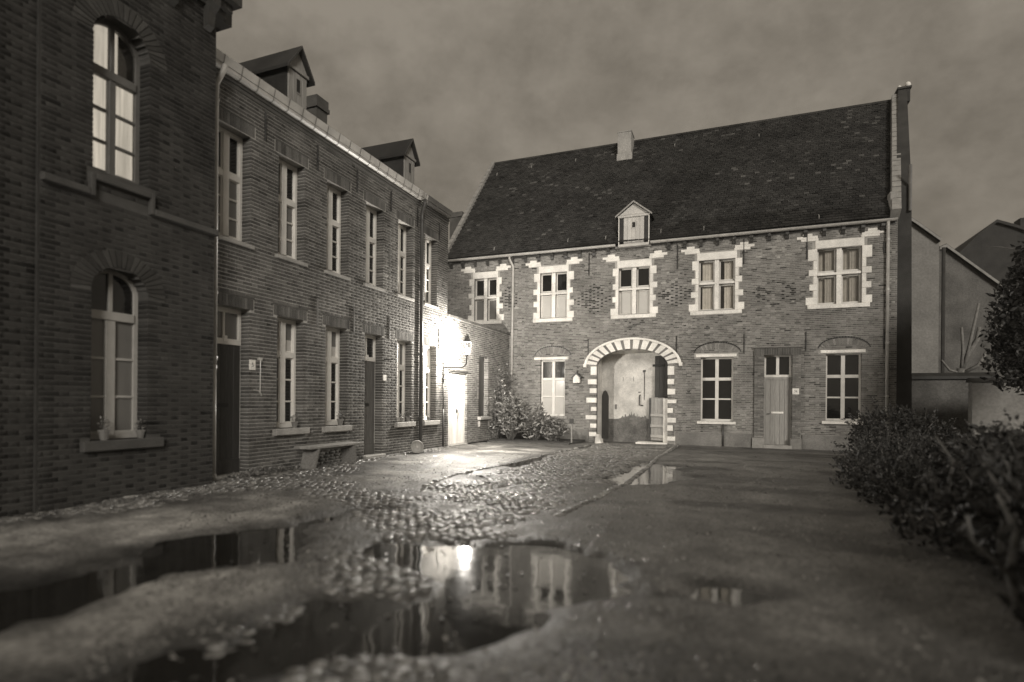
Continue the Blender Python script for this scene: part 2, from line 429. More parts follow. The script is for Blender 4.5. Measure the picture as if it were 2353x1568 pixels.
def dutch_window(parent, M, a, b, c, d, tr, lower=3, recess=.19, panes=None, paint=None, upper=1):
    """outer frame, wide mullion, transom at tr, two casements of `lower` panes below"""
    mb = bars(M, -recess - .07, -recess + .0)
    s = .065; mid = (a + b) / 2; mw = .062
    mb.bar(a, a + s, c, d); mb.bar(b - s, b, c, d); mb.bar(a + s, b - s, d - s, d, -.003); mb.bar(a + s, b - s, c, c + .09, -.003)
    mb.bar(mid - mw, mid + mw, c + .09, d - s, .012)
    mb.bar(a + s, mid - mw, tr - .055, tr + .055, .006); mb.bar(mid + mw, b - s, tr - .055, tr + .055, .006)
    rows = []
    lo = c + .09; hi = tr - .055
    st = (hi - lo) / lower
    for i in range(lower): rows.append((lo + i * st, lo + (i + 1) * st, True))
    uh = (d - s - tr - .055) / upper
    for i in range(upper): rows.append((tr + .055 + i * uh, tr + .055 + (i + 1) * uh, False))
    t = .02
    for i, (p, q, low) in enumerate(rows):
        for l, r in ((a + s, mid - mw), (mid + mw, b - s)):
            mb.bar(l, l + t, p, q, -.016); mb.bar(r - t, r, p, q, -.016)
            mb.bar(l + t, r - t, p, p + (.016 if i not in (0, lower) else .03), -.018); mb.bar(l + t, r - t, q - .016, q, -.018)
    f = mb.build('window', paint or WHITE, parent)
    panes = panes or (lambda i, j: PANE)
    for i, (p, q, low) in enumerate(rows):
        for j, (l, r) in enumerate(((a + s, mid - mw), (mid + mw, b - s))):
            k = panes(i, j)
            if k == 'split':
                h = p + (q - p) * .42
                pane(M, l + t * .5, r - t * .5, p, h, -recess - .045, BLINDW, f); pane(M, l + t * .5, r - t * .5, h, q, -recess - .0452, BLINDG, f)
            else:
                pane(M, l + t * .5, r - t * .5, p, q, -recess - .045, k, f)
    return f

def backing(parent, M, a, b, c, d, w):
    return MB(M).box(a, b, c, d, w - .02, w).build('room_backing', DARKBACK, parent)

def plank_door(parent, M, a, b, c, d, w, n, mat_, name='door', gap=.006, label=None):
    mb = MB(M); mb.box(a, b, c, d, w - .045, w - .012)
    door = mb.build(name, mat_, parent)
    if label: door['label'] = label
    pw = (b - a) / n
    for i in range(n):
        MB(M).chbox(a + i * pw + gap / 2, a + (i + 1) * pw - gap / 2, c + .01, d - .01, w - .012, w + random.uniform(-.001, .002), .004,
                    tint=random.uniform(.9, 1.1)).build('plank', mat_, door)
    return door

def sillblock(parent, M, a, b, c, d, w0, w1, mat_=None, name='sill'):
    return MB(M).chbox(a, b, c, d, w0, w1, .008).build(name, mat_ or GREYSTONE, parent)

def anchor(parent, M, u, c, d, mat_=None):
    mb = MB(M); mb.chbox(u - .014, u + .014, c, d, .006, .032, .004); mb.chbox(u - .024, u + .024, (c + d) / 2 - .02, (c + d) / 2 + .02, .012, .042, .004)
    return mb.build('wall_anchor', mat_ or IRON, parent)

def curtain(M, a, b, c, d, w, parent, mat_, folds=6, gather=0.0):
    n = folds * 8; vs = []; fs = []
    for i in range(n + 1):
        u = a + (b - a) * i / n; dw = .006 * math.sin(2 * math.pi * folds * i / n + .7 * math.sin(i)) 
        vs += [(u, c, w + dw * 1.2), (u + gather * .0, d, w + dw * .7)]
    fs = [(2 * i, 2 * i + 2, 2 * i + 3, 2 * i + 1) for i in range(n)]
    return MB(M).add(vs, fs).build('curtain', mat_, parent)

def downpipe(parent, pts, r, mat_, clips=(), name='downpipe'):
    mb = MB(); mb.tube(pts, r, 10)
    o = mb.build(name, mat_, parent, True)
    for z in clips:
        p = None
        for a, b in zip(pts[:-1], pts[1:]):
            if min(a[2], b[2]) <= z <= max(a[2], b[2]) and a[2] != b[2]:
                k = (z - a[2]) / (b[2] - a[2]); p = [a[i] + (b[i] - a[i]) * k for i in range(3)]
        if p: MB().tube([(p[0], p[1], p[2] - .025), (p[0], p[1], p[2] + .025)], r * 1.22, 10).build('pipe_collar', mat_, o)
    return o


# ================================================================== CORNER HOUSE (near, tall)
corner_house = thing('corner_house', 'tall dark brick house at the courtyard corner with arched windows, one lit', 'house', (XC, 3.0, 0))
CH_HOLES = [(4.67, 5.41, .79, 2.74, .3), (4.67, 5.41, 4.22, 5.98, .32)]
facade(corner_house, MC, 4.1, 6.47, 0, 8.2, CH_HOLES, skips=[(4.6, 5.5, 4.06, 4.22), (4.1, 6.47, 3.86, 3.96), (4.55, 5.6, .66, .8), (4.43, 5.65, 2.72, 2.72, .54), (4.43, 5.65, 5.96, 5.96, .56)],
       course=.064, seed=3, bmat=BRICK, mmat=MORTARD, tintf=lambda u, v, r, h: .36 + (.7 if 6.0 < u < 6.1 else 0))  # raised tint on one column paints brick edges that catch the lamp
facade(corner_house, lambda u, v, w: (XC - .03 + w, u, v), -3.0, 4.1, 0, 8.2, [], course=.064, seed=4, single=60, mmat=DARKBACK, tintf=lambda u, v, r, h: .35)
mb = MB()                                         # the body behind the street skin
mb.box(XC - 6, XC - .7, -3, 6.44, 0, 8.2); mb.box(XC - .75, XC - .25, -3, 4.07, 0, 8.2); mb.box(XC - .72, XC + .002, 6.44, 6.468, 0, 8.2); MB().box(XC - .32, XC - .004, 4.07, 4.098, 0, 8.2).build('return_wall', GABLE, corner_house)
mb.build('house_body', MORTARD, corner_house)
mb = MB(MC)
for y0_, y1_, z in ((4.1, 4.62, 3.86), (5.46, 6.5, 3.86)): mb.chbox(y0_, y1_, z, z + .09, -.02, .07, .012)
mb.chbox(4.62, 4.68, 3.86, 4.15, -.02, .07, .012); mb.chbox(5.4, 5.46, 3.86, 4.15, -.02, .07, .012); mb.chbox(4.68, 5.4, 4.07, 4.15, -.02, .07, .012)
mb.build('string_course', MORTARD, corner_house)
mb = MB(MC)
mb.box(-3, 6.6, 7.3, 7.4, -.02, .06); mb.box(-3, 6.66, 7.4, 7.52, -.02, .13); mb.box(-3, 6.74, 7.52, 7.85, -.02, .24); mb.box(-3, 6.78, 7.85, 7.95, -.02, .3)
mb.box(6.47, 6.78, 7.3, 7.95, -6, -.02)
mb.build('cornice', DARKWOOD, corner_house)
for yy in (6.3, 5.7, 5.1, 4.5):
    MB(lambda u, v, w: (XC + u, yy + w, v)).prism([(.0, 6.95), (.09, 7.0), (.12, 7.2), (.22, 7.3), (.22, 7.5), (0, 7.5)], -.06, .06).build('cornice_bracket', DARKWOOD, corner_house)
MB().prism([(XC + .4, -3.4), (XC + .4, 6.9), (XC - 6.4, 6.9), (XC - 6.4, -3.4)], 7.95, 8.1).build('roof', SLATE, corner_house)
for sp, rz in ((2.74, .3), (5.98, .32)):
    brick_arch(corner_house, MC, 5.04, .37, sp, rz, .62, sp - .02, rz + .24, 22, DARKBRICK, w=.012)

def arched_window(parent, M, a, b, c, sp, rise, tr, recess, lower, pmat, paint, upmat=None, mw_=.065):
    mid = (a + b) / 2; hw = (b - a) / 2; s = .055; w0, w1 = -recess - .06, -recess
    outl = lambda i: [(a + i, c + i), (b - i, c + i)] + [(x, y) for x, y in reversed(arc(mid, hw - i, sp, rise - i, 14))]
    O, I = outl(0), outl(s)
    mb = MB(M); n = len(O)
    vs = [(x, y, w1) for x, y in O] + [(x, y, w1) for x, y in I] + [(x, y, w0) for x, y in I]
    fs = [(i, (i + 1) % n, n + (i + 1) % n, n + i) for i in range(n)] + [(n + i, n + (i + 1) % n, 2 * n + (i + 1) % n, 2 * n + i) for i in range(n)]
    mb.add(vs, fs)
    mb.chbox(a + s, b - s, tr - .06, tr + .06, w0, w1 + .02, .01)
    mb.chbox(mid - mw_, mid + mw_, c + .02, tr - .06, w0, w1 + .01, .008); mb.chbox(mid - .028, mid + .028, tr + .06, sp + rise - s, w0, w1 + .004, .006)
    mb.chbox(a + s, mid - .065, c + s, c + s + .05, w0, w1 - .004, .005); mb.chbox(mid + .065, b - s, c + s, c + s + .05, w0, w1 - .004, .005)
    h = (tr - .06 - c - s) / lower
    for i in range(1, lower):
        for l, r in ((a + s, mid - .065), (mid + .065, b - s)): mb.chbox(l, r, c + s + i * h - .017, c + s + i * h + .017, w0, w1 - .006, .005)
    f = mb.build('window', paint, parent)
    wp = -recess - .03
    for i in range(lower):
        for l, r in ((a + s, mid - .065), (mid + .065, b - s)): pane(M, l, r, c + s + i * h, c + s + (i + 1) * h, wp, pmat, f)
    A = arc(mid, hw - s, sp, rise - s, 24)
    for side in (0, 1):
        pts = [(x, y) for x, y in A if (x < mid - .02 if side == 0 else x > mid + .02)]
        if side == 0: poly = [(a + s, tr + .06), (mid - .02, tr + .06), (mid - .02, sp + rise - s)] + list(reversed(pts))
        else: poly = [(mid + .02, tr + .06), (b - s, tr + .06)] + list(reversed(pts)) + [(mid + .02, sp + rise - s)]
        MB(M).prism(poly, wp - .005, wp).build('pane', upmat or pmat, f)
    return f
backing(corner_house, MC, 4.6, 5.5, .7, 3.1, -.55)
f = arched_window(corner_house, MC, 4.67, 5.41, .79, 2.74, .3, 2.42, .2, 3, BLINDG, GREYWOOD2, PANE)
curtain(MC, 4.72, 5.36, .85, 2.36, -.36, f, CLOTHD, 5)
f['label'] = 'ground floor arched window with white frame and grey curtains'
f = arched_window(corner_house, MC, 4.67, 5.41, 4.22, 5.98, .32, 5.6, .2, 3, GLASS, MIDWOOD, GLASS, mw_=.045)
f['label'] = 'tall arched window lit from inside behind closed curtains'
o = curtain(MC, 4.5, 5.55, 4.15, 6.4, -.34, f, LITC, 9)
MB(MC).box(5.17, 5.38, 5.66, 6.28, -.3, -.29).build('dark_drape', DARKBACK, f)
sillblock(corner_house, MC, 4.55, 5.6, .66, .79, -.2, .09, MORTARD)

# ================================================================== TERRACE HOUSE (long row)
terrace = thing('terrace_house', 'long two storey brick house with two doors, tall white windows and two roof dormers', 'house', (XL, 10, 0))
endhouse = thing('end_house', 'narrow brick house bay between the dark downpipe and the lamp-lit wall', 'house', (XL, 14, 0))
WY = [(6.82 + 1.342 * k, 7.52 + 1.342 * k) for k in range(6)]
holesT, skipsT, holesE, skipsE = [], [], [], []
for k, (a, b) in enumerate(WY):
    H, K = (holesT, skipsT) if k < 5 else (holesE, skipsE)
    H.append((a, b, 4.03, 5.93)); K.append((a - .1, b + .1, 5.93, 6.15)); K.append((a - .08, b + .08, 3.95, 4.03))
    if k in (0, 3): H.append((a, b, 0.02, 2.9))
    else: H.append((a, b, .79, 2.9)); K.append((a - .1, b + .1, .67, .79))
    K.append((a - .1, b + .1, 2.9, 3.11))
tt = lambda u, v, r, h: 1.0
facade(terrace, ML, 6.4, 13.36, 0, 6.86, holesT, skipsT, seed=5, tintf=tt)
facade(endhouse, ML, 13.36, 14.87, 0, 6.86, holesE, skipsE, seed=6, single=120, tintf=tt)
for k, (a, b) in enumerate(WY):
    P = terrace if k < 5 else endhouse
    soldier(P, ML, a - .08, b + .08, 5.93, 6.13, .007); soldier(P, ML, a - .08, b + .08, 2.9, 3.09, .007)
    for z in (6.135, 3.095):
        MB(ML).chbox(a - .1, b + .1, z, z + .03, -.02, .016, .005).build('drip_course', BRICK, P)
    light = k in (0, 1)
    dutch_window(P, ML, a, b, 4.03, 5.93, 5.17, 3, panes=(lambda i, j: (BLINDG if i < 3 else PANE)) if light else (lambda i, j: PANE))
    sillblock(P, ML, a - .06, b + .06, 3.96, 4.03, -.19, .05, GREYSTONE)
    backing(P, ML, a - .1, b + .1, 3.9, 6.0, -.5)
    if k in (1, 2, 4, 5):
        pf = (lambda i, j: 'split' if i == 3 else PANE) if k in (1, 2) else ((lambda i, j: BLINDG if i == 3 else PANE))
        dutch_window(P, ML, a, b, .79, 2.9, 2.2, 3, panes=pf)
        sillblock(P, ML, a - .09, b + .1, .67, .79, -.19, .09, GREYSTONE)
        backing(P, ML, a - .1, b + .1, .7, 3.0, -.5)
    else:
        mb = bars(ML, -.27, -.19)
        mb.bar(a, a + .06, 2.27, 2.9); mb.bar(b - .06, b, 2.27, 2.9); mb.bar(a + .06, b - .06, 2.27, 2.37, .015); mb.bar(a + .06, b - .06, 2.82, 2.9)
        mb.bar((a + b) / 2 - .02, (a + b) / 2 + .02, 2.37, 2.82, -.01); mb.chbox((a + b) / 2 - .05, (a + b) / 2 + .05, 2.3, 2.42, -.19, -.16, .02)
        f = mb.build('transom_window', WHITE, P)
        pane(ML, a + .06, (a + b) / 2 - .02, 2.37, 2.82, -.23, BLINDG if k == 0 else PANE, f); pane(ML, (a + b) / 2 + .02, b - .06, 2.37, 2.82, -.23, BLINDG if k == 0 else PANE, f)
        dmat = DARKWOOD if k == 0 else mat('mid painted wood', .11, .45, 5, .2, .15, 30, streak=(6, 6, .6), tint=True)
        d = plank_door(P, ML, a + .02, b - .02, .06, 2.27, -.2, 5, dmat, label='dark plank door beside the tall downpipe' if k == 0 else 'grey plank door in the middle of the row')
        MB(ML).chbox(a + .14, a + .44, 1.2, 1.27, -.2, -.185, .004).build('letter_slot', IRON, d)
        mb = MB(ML); mb.box(a + .1, a + .16, .93, 1.05, -.2, -.185); mb.tube([(a + .13, .99, -.185), (a + .13, .99, -.14), (a + .27, .98, -.135)], .011, 6); mb.build('door_handle', IRON, d)
        MB(ML).chbox(a + .02, b - .02, .06, .3, -.199, -.183, .004).build('kick_board', dmat, d)
        MB(ML).chbox(a - .05, b + .05, -.05, .055, -.25, .1, .01).build('doorstep', GREYSTONE, P)
# wall anchors
for u in (7.83, 9.2, 10.5, 11.85, 13.1): anchor(terrace, ML, u, 6.0, 6.5)
for u in (9.23, 10.42, 11.82): anchor(terrace, ML, u, 2.85, 3.4, ZINCD)
anchor(endhouse, ML, 14.31, 5.95, 6.45); anchor(endhouse, ML, 14.33, 2.8, 3.4)
# gutters
def box_gutter(parent, a, b, mat_, step):
    mb = MB(lambda u, v, w: (XL + u, w, v))
    mb.prism([(0, 6.72), (.1, 6.70), (.14, 6.73), (.14, 6.78), (0.0, 6.80)], a, b)
    mb.prism([(.0, 6.80), (.15, 6.79), (.185, 6.92), (.175, 6.93), (.13, 6.82), (0, 6.82)], a, b)
    g = mb.build('gutter', mat_, parent)
    n = int((b - a) / step)
    for i in range(n + 1):
        y = a + .02 + i * step
        MB(lambda u, v, w: (XL + u, w, v)).prism([(0, 6.715), (.102, 6.694), (.146, 6.728), (.146, 6.78), (.156, 6.786), (.19, 6.925), (.15, 6.93), (0, 6.85)], y, y + .012).build('gutter_joint', ZINCD, g)
box_gutter(terrace, 6.42, 13.4, ZINC, .36); box_gutter(endhouse, 13.41, 14.8, ZINCD, .5)
# dentil brick cornice below the gutter
mb = MB(ML)
for k_ in range(2): mb.chbox(6.4, 14.87, 6.58 + .07 * k_, 6.64 + .07 * k_, -.02, .03 + .025 * k_, .008)
mb.build('brick_cornice', BRICK, terrace)
# bodies and roofs
zr = lambda x: 6.93 + .6 * (XL + .12 - x)
for P, a, b in ((terrace, 6.4, 13.37), (endhouse, 13.38, 14.87)):
    mb = MB(); mb.box(XL - 6, XL - .45, a + .03, b - .03, 0, 6.85); mb.build('house_body', MORTARD, P)
    mb = MB(); x1 = XL - 3.2
    for (xa, xb) in ((XL + .12, x1), (XL - 6.5, x1)):
        za = 6.93; zb = zr(x1)
        mb.hexa([(xa, a, za - .08), (xb, a, zb - .08), (xb, b, zb - .08), (xa, b, za - .08), (xa, a, za), (xb, a, zb), (xb, b, zb), (xa, b, za)])
    mb.build('roof', TILE, P)
# end gable above the low wall
mb = MB(); mb.box(XL - 6, XL - .02, 14.84, 14.868, 0, 6.86)
mb.add([(XL, 14.868, 6.86), (XL - 3.2, 14.868, 8.85), (XL - 6.4, 14.868, 6.86)], [(0, 1, 2)]); mb.build('end_wall', BRICK, endhouse)

def dormer(parent, M, u, hw, z0, zc, zt, depth, ov, slit, face=GREYWOOD, cheek=SLATE, rmat=TILE, side=.0, planks=5):
    """M maps (u, v, w): w negative runs back into the roof"""
    mb = MB(M)
    mb.prism([(u - hw, z0), (u + hw, z0), (u + hw, zc), (u, zc + (zt - zc) * .93), (u - hw, zc)], -depth, -.03)
    d = mb.build('dormer', cheek, parent)
    for sgn in (-1, 1):
        mb = MB(M); k = hw + ov; dz = (zt - zc) / hw * ov
        p = [(u, zt), (u + sgn * k, zc - dz), (u + sgn * k, zc - dz + .06), (u, zt + .06)]
        if sgn < 0: p = p[::-1]
        mb.prism(p, -depth - .3, .09)
        mb.build('dormer_roof', rmat, d)
        MB(M).prism([(q[0], q[1]) for q in p], .09, .105).build('barge_board', GREYWOOD if side else DARKWOOD, d)
    MB(M).prism([(u - hw, zc - .0), (u + hw, zc - .0), (u, zt - .02)], -.03, .0).build('gable_board', face, d)
    MB(M).chbox(u - hw - .02, u + hw + .02, zc - .07, zc, -.03, .03, .008).build('dormer_lintel', face, d)
    iw = hw - side
    ob = plank_door(d, M, u - iw + .02, u + iw - .02, z0 + .06, zc - .08, .0, planks, face, 'hatch')
    MB(M).box(u - slit[0], u + slit[0], slit[1], slit[2], .001, .006).build('hatch_slot', IRON, ob)
    mb = MB(M)
    x0_, x1_, z0_, z1_ = u - slit[0], u + slit[0], slit[1], slit[2]
    vs = [(x0_ - .02, z0_ - .02, .014), (x1_ + .02, z0_ - .02, .014), (x1_ + .02, z1_ + .02, .014), (x0_ - .02, z1_ + .02, .014), (x0_, z0_, .014), (x1_, z0_, .014), (x1_, z1_, .014), (x0_, z1_, .014)]
    mb.add(vs, [(i, (i + 1) % 4, 4 + (i + 1) % 4, 4 + i) for i in range(4)]); mb.build('slot_frame', face, ob)
    if side:
        for sgn in (-1, 1):
            MB(M).box(u + sgn * (hw - .03), u + sgn * hw, z0 - .02, zc - .07, -.03, .012).build('corner_post', WHITE, d)
    MB(M).chbox(u - hw, u + hw, z0 - .03, z0 + .06, -.03, .05, .01).build('dormer_sill', face, d)
    return d
MD = lambda u, v, w: (XL - .16 + w, u, v)
for yc in (8.82, 12.97):
    dormer(terrace, MD, yc, .27, 6.95, 7.86, 8.25, 2.3, .1, (.05, 7.4, 7.66), planks=4)
mb = MB(); mb.box(-9.2, -8.85, 10.32, 10.68, 6.9, 8.2); mb.chbox(-9.24, -8.81, 10.28, 10.72, 8.02, 8.12, .01); mb.chbox(-9.22, -8.83, 10.3, 10.7, 8.12, 8.3, .01)
mb.build('chimney', BRICK, terrace)
mb = MB(); mb.box(-10.3, -9.6, 18.3, 19.0, 5.5, 8.5); mb.chbox(-10.35, -9.55, 18.25, 19.05, 8.3, 8.42, .01); mb.box(-10.3, -9.6, 18.3, 19.0, 8.42, 8.52)
# downpipes
downpipe(terrace, [(-7.66, 6.78, 6.72), (-7.66, 6.74, 6.6), (-7.74, 6.69, 6.4), (-7.76, 6.695, 6.2), (-7.76, 6.70, 1.9)], .045, ZINC, (6.15, 4.0, 3.05, 2.0))
downpipe(terrace, [(-7.76, 6.70, 1.9), (-7.76, 6.705, .0)], .04, ZINC, (.1, 1.85))
downpipe(terrace, [(-7.7, 13.22, 6.74), (-7.7, 13.22, 6.6), (-7.79, 13.24, 6.42), (-7.8, 13.25, 6.3), (-7.8, 13.26, 0.0)], .05, LEAD, (6.2, 4.4, 2.6, .9))
# house number plates and bell
def text_mesh(s, size, M3, name, parent, mat_, off=.0015):
    cu_ = bpy.data.curves.new('lettering', 'FONT'); cu_.body = s; cu_.size = size; cu_.extrude = off; cu_.align_x = 'CENTER'; cu_.align_y = 'CENTER'
    t = bpy.data.objects.new('lettering', cu_); COL.objects.link(t)
    dg = bpy.context.evaluated_depsgraph_get(); me = bpy.data.meshes.new_from_object(t.evaluated_get(dg))
    bpy.data.objects.remove(t); me.name = name
    o = bpy.data.objects.new(name, me); COL.objects.link(o); me.materials.clear(); me.materials.append(mat_)
    o.parent = parent; o.matrix_local = M3; return o
def plate(parent, M, u, v, w_, h_, s, size, rotm, w=.012):
    p = MB(M).chbox(u - w_ / 2, u + w_ / 2, v - h_ / 2, v + h_ / 2, .004, w + .008, .003).build('number_plate', STONE, parent)
    loc = Vector(M(u, v, w + .01)) - wloc(parent)
    text_mesh(s, size, Matrix.Translation(loc) @ rotm, 'lettering', p, INK)
    return p
ROTL = Matrix(((0, 0, 1, 0), (1, 0, 0, 0), (0, 1, 0, 0), (0, 0, 0, 1)))
ROTG = Matrix(((1, 0, 0, 0), (0, 0, -1, 0), (0, 1, 0, 0), (0, 0, 0, 1)))
plate(terrace, ML, 7.58, 1.94, .13, .18, '5', .1, ROTL); MB(ML).chbox(11.575, 11.705, 1.82, 1.96, .004, .02, .003).build('number_plate', STONE, terrace)
mb = MB(ML); mb.tube([(7.74, 2.05, .03), (7.74, 1.45, .03)], .008, 6); mb.box(7.7, 7.78, 2.03, 2.08, .0, .04); mb.tube([(7.6, 1.5, .02), (7.7, 1.49, .03), (7.74, 1.44, .05), (7.76, 1.4, .04)], .01, 6)
mb.build('bell_pull', ZINC, terrace)
mb = MB(ML); mb.tube([(11.62, 2.33, .0), (11.62, 2.33, .16), (11.7, 2.35, .2)], .012, 6); mb.build('iron_hook', IRON, terrace)

# ================================================================== LOW WALL with the white door
lowwall = thing('courtyard_wall', 'lamp-lit brick wall with a pale plank door and a brick niche beside the gatehouse', 'wall', (XL, 17.4, 0))
GW_H = [(14.97, 16.23, 0.0, 2.24), (17.16, 17.9, .82, 2.89)]
facade(lowwall, ML, 14.875, 19.9, 0, 3.86, GW_H, [(17.05, 18.0, .72, .82)], seed=8, reveal=.14, tintf=lambda u, v, r, h: 1.55)  # tint above the other bricks adds lamp glow to the brick colour
mb = MB(); mb.box(XL - .6, XL - .35, 14.9, 19.85, 0, 3.86); mb.build('wall_core', MORTAR, lowwall)
for i in range(24):
    y = 14.88 + i * .209
    MB(ML).prism([(y, 3.86), (y + .2, 3.86), (y + .2, 3.93), (y, 3.93)], -.42, .03 + random.uniform(-.006, .006), random.uniform(.8, 1.2)).build('coping_brick', BRICK, lowwall)
d = plank_door(lowwall, ML, 14.98, 16.22, .02, 2.23, -.06, 6, CREAM, label='pale weathered double plank door under the lamp')
mb = MB(ML); mb.box(15.6, 15.66, .98, 1.1, -.06, -.045); mb.tube([(15.63, 1.05, -.045), (15.63, 1.05, -.01), (15.67, .95, -.01), (15.64, .8, -.02)], .01, 6); mb.build('door_handle', IRON, d)
MB(ML).chbox(14.93, 16.27, 2.24, 2.29, -.05, .035, .006).build('door_lintel', DARKWOOD, lowwall)
MB(ML).chbox(14.95, 16.25, -.06, .02, -.2, .05, .01).build('doorstep', GREYSTONE, lowwall)
MB(ML).box(17.16, 17.9, .82, 2.89, -.18, -.15).build('niche_panel', DARKWOOD, lowwall)
sillblock(lowwall, ML, 17.06, 18.0, .73, .82, -.14, .13)
mb = MB(ML)
for u in (17.12, 17.9): mb.prism([(u, .5), (u + .06, .5), (u + .06, .73), (u, .73)], 0, .06)
mb.build('sill_bracket', GREYSTONE, lowwall)

# ================================================================== STREET LAMP on its wall bracket
lamp = thing('street_lamp', 'lit lantern on a curved iron wall bracket with scrolls above the pale door', 'street lamp', (XL, 14.6, 1.9))
AY = 14.6
mb = MB(); mb.tube([(XL + .03, AY, 1.88), (XL + .03, AY, 2.6)], .014, 8); mb.box(XL + .005, XL + .03, AY - .03, AY + .03, 1.95, 2.05); mb.box(XL + .005, XL + .03, AY - .03, AY + .03, 2.42, 2.5)
mb.lathe(XL + .03, AY, [(.001, 1.84), (.02, 1.87), (.012, 1.9)], 8); mb.lathe(XL + .03, AY, [(.014, 2.6), (.024, 2.62), (.001, 2.66)], 8)
mb.build('wall_bar', IRON, lamp, True)
pth = [(XL + .03, AY, 2.33), (-7.5, AY, 2.315), (-7.26, AY, 2.315)] + [(-7.26 + .16 * math.sin(t), AY, 2.475 - .16 * math.cos(t)) for t in (.4, .8, 1.2, 1.57)] + [(-7.09, AY, 2.62)]
MB().tube(pth, .022, 8).build('bracket_arm', IRON, lamp, True)
def scroll(cx, cz, r, t0, t1, n=14, shrink=.45):
    return [(cx + r * (1 - shrink * i / n) * math.cos(t0 + (t1 - t0) * i / n), AY, cz + r * (1 - shrink * i / n) * math.sin(t0 + (t1 - t0) * i / n)) for i in range(n + 1)]
mb = MB()
mb.tube([(XL + .03, AY, 1.98), (XL + .07, AY, 2.12), (XL + .16, AY, 2.24), (XL + .32, AY, 2.3)], .009, 6)
mb.tube(scroll(XL + .36, 2.265, .04, 2.6, -3.4), .008, 6); mb.tube(scroll(XL + .07, 2.0, .045, 2.8, 7.6), .008, 6); mb.tube(scroll(XL + .1, 2.42, .06, 3.4, -1.6), .008, 6)
mb.build('scrollwork', IRON, lamp, True)
LX, LZ = -7.09, 2.62
mb = MB(); mb.lathe(LX, AY, [(.03, LZ), (.04, LZ + .02), (.05, LZ + .04), (.05, LZ + .055), (.02, LZ + .06)], 12)
for sx in (-1, 1):
    for sy in (-1, 1):
        mb.tube([(LX + sx * .06, AY + sy * .06, LZ + .06), (LX + sx * .11, AY + sy * .11, LZ + .42)], .005, 6)
for z, r in ((LZ + .42, .11), (LZ + .06, .06)):
    mb.tube([(LX - r, AY - r, z), (LX + r, AY - r, z), (LX + r, AY + r, z), (LX - r, AY + r, z), (LX - r, AY - r, z)], .008, 6)
fr = mb.build('lantern_frame', IRON, lamp)
mb = MB(); mb.lathe(LX, AY, [(.125, LZ + .42), (.12, LZ + .44), (.07, LZ + .54), (.065, LZ + .57), (.05, LZ + .6), (.012, LZ + .62), (.02, LZ + .64), (.002, LZ + .68)], 12); mb.build('lantern_cap', IRON, lamp)
LAMPGLOW = emit_mat('lantern glow', 1.0, 25)
bulb = MB(); bulb.lathe(LX, AY, [(.012, LZ + .1), (.03, LZ + .15), (.038, LZ + .2), (.03, LZ + .26), (.012, LZ + .3)], 12); bulb = bulb.build('bulb', LAMPGLOW, lamp, True)
frost = bpy.data.materials.new('lantern glass'); frost.use_nodes = True; t = frost.node_tree; t.nodes.clear()
o_ = t.nodes.new('ShaderNodeOutputMaterial'); mx_ = t.nodes.new('ShaderNodeMixShader'); mx_.inputs[0].default_value = .06
a_ = t.nodes.new('ShaderNodeBsdfTransparent'); g_ = t.nodes.new('ShaderNodeBsdfGlossy'); g_.inputs['Roughness'].default_value = .1
t.links.new(a_.outputs[0], mx_.inputs[1]); t.links.new(g_.outputs[0], mx_.inputs[2]); t.links.new(mx_.outputs[0], o_.inputs[0])
for sx, sy in ((1, 0), (-1, 0), (0, 1), (0, -1)):
    lo, hi = .059, .109
    tx, ty = -sy, sx
    MB().add([(LX + sx * lo + tx * lo, AY + sy * lo + ty * lo, LZ + .065), (LX + sx * lo - tx * lo, AY + sy * lo - ty * lo, LZ + .065),
              (LX + sx * hi - tx * hi, AY + sy * hi - ty * hi, LZ + .415), (LX + sx * hi + tx * hi, AY + sy * hi + ty * hi, LZ + .415)], [(0, 1, 2, 3)]).build('lantern_pane', frost, lamp)
pd = bpy.data.lights.new('lamp_light', 'POINT'); pl = bpy.data.objects.new('lamp_light', pd); COL.objects.link(pl)
pl.parent = lamp; pl.location = Vector((LX + .0, AY, LZ + .2)) - lamp.location
pd.energy = 2200; pd.color = (1.0, .945, .86); pd.shadow_soft_size = .08
# feed pipe below the bracket
feed = MB(); feed.tube([(XL + .03, AY + .02, 0), (XL + .03, AY + .02, 1.12)], .028, 8); feed.tube([(XL + .03, AY + .02, 1.12), (XL + .03, AY, 1.9)], .012, 6)
feed.build('feed_pipe', LEAD, lamp, True)

# ================================================================== GATEHOUSE
gatehouse = thing('gatehouse', 'long brick gatehouse with white stone window surrounds, arched carriage gate and steep tiled roof', 'house', (-3, YG, 0))
GX0, GX1 = -10.7, 4.6
UW = [(-9.36, -8.42, 4.45, 6.1), (-6.66, -5.63, 4.43, 6.12), (-3.74, -2.66, 4.43, 6.09), (-1.05, .08, 4.43, 6.12), (2.47, 3.68, 4.45, 6.2)]
LWN = [(-6.63, -5.67, .82, 2.9), (-.97, .06, .74, 2.88), (2.73, 3.71, .82, 2.93)]
DOOR = (.98, 1.78, .02, 2.92)
GATE = (-4.51, -2.03, -.2, 2.62, .61)
holesG = UW + LWN + [DOOR, GATE]
skipsG = []
for a, b, c, d in UW:
    skipsG += [(a - .14, b + .14, c - .12, d + .25), (a - .28, a, c - .12, c + .1), (b, b + .22, c - .12, c + .1), (a - .45, a + .02, d + .25, d + .38), (b - .02, b + .45, d + .25, d + .38)]
for a, b, c, d in LWN: skipsG += [(a - .2, b + .14, d, d + .1)]
skipsG += [(-4.78, -4.51, 0, 2.7), (-2.03, -1.8, 0, 2.7), (GX0, -4.75, -.2, .36), (-1.78, .6, -.2, .36), (2.05, GX1, -.2, .36), (.68, 2.04, 2.9, 3.14)]
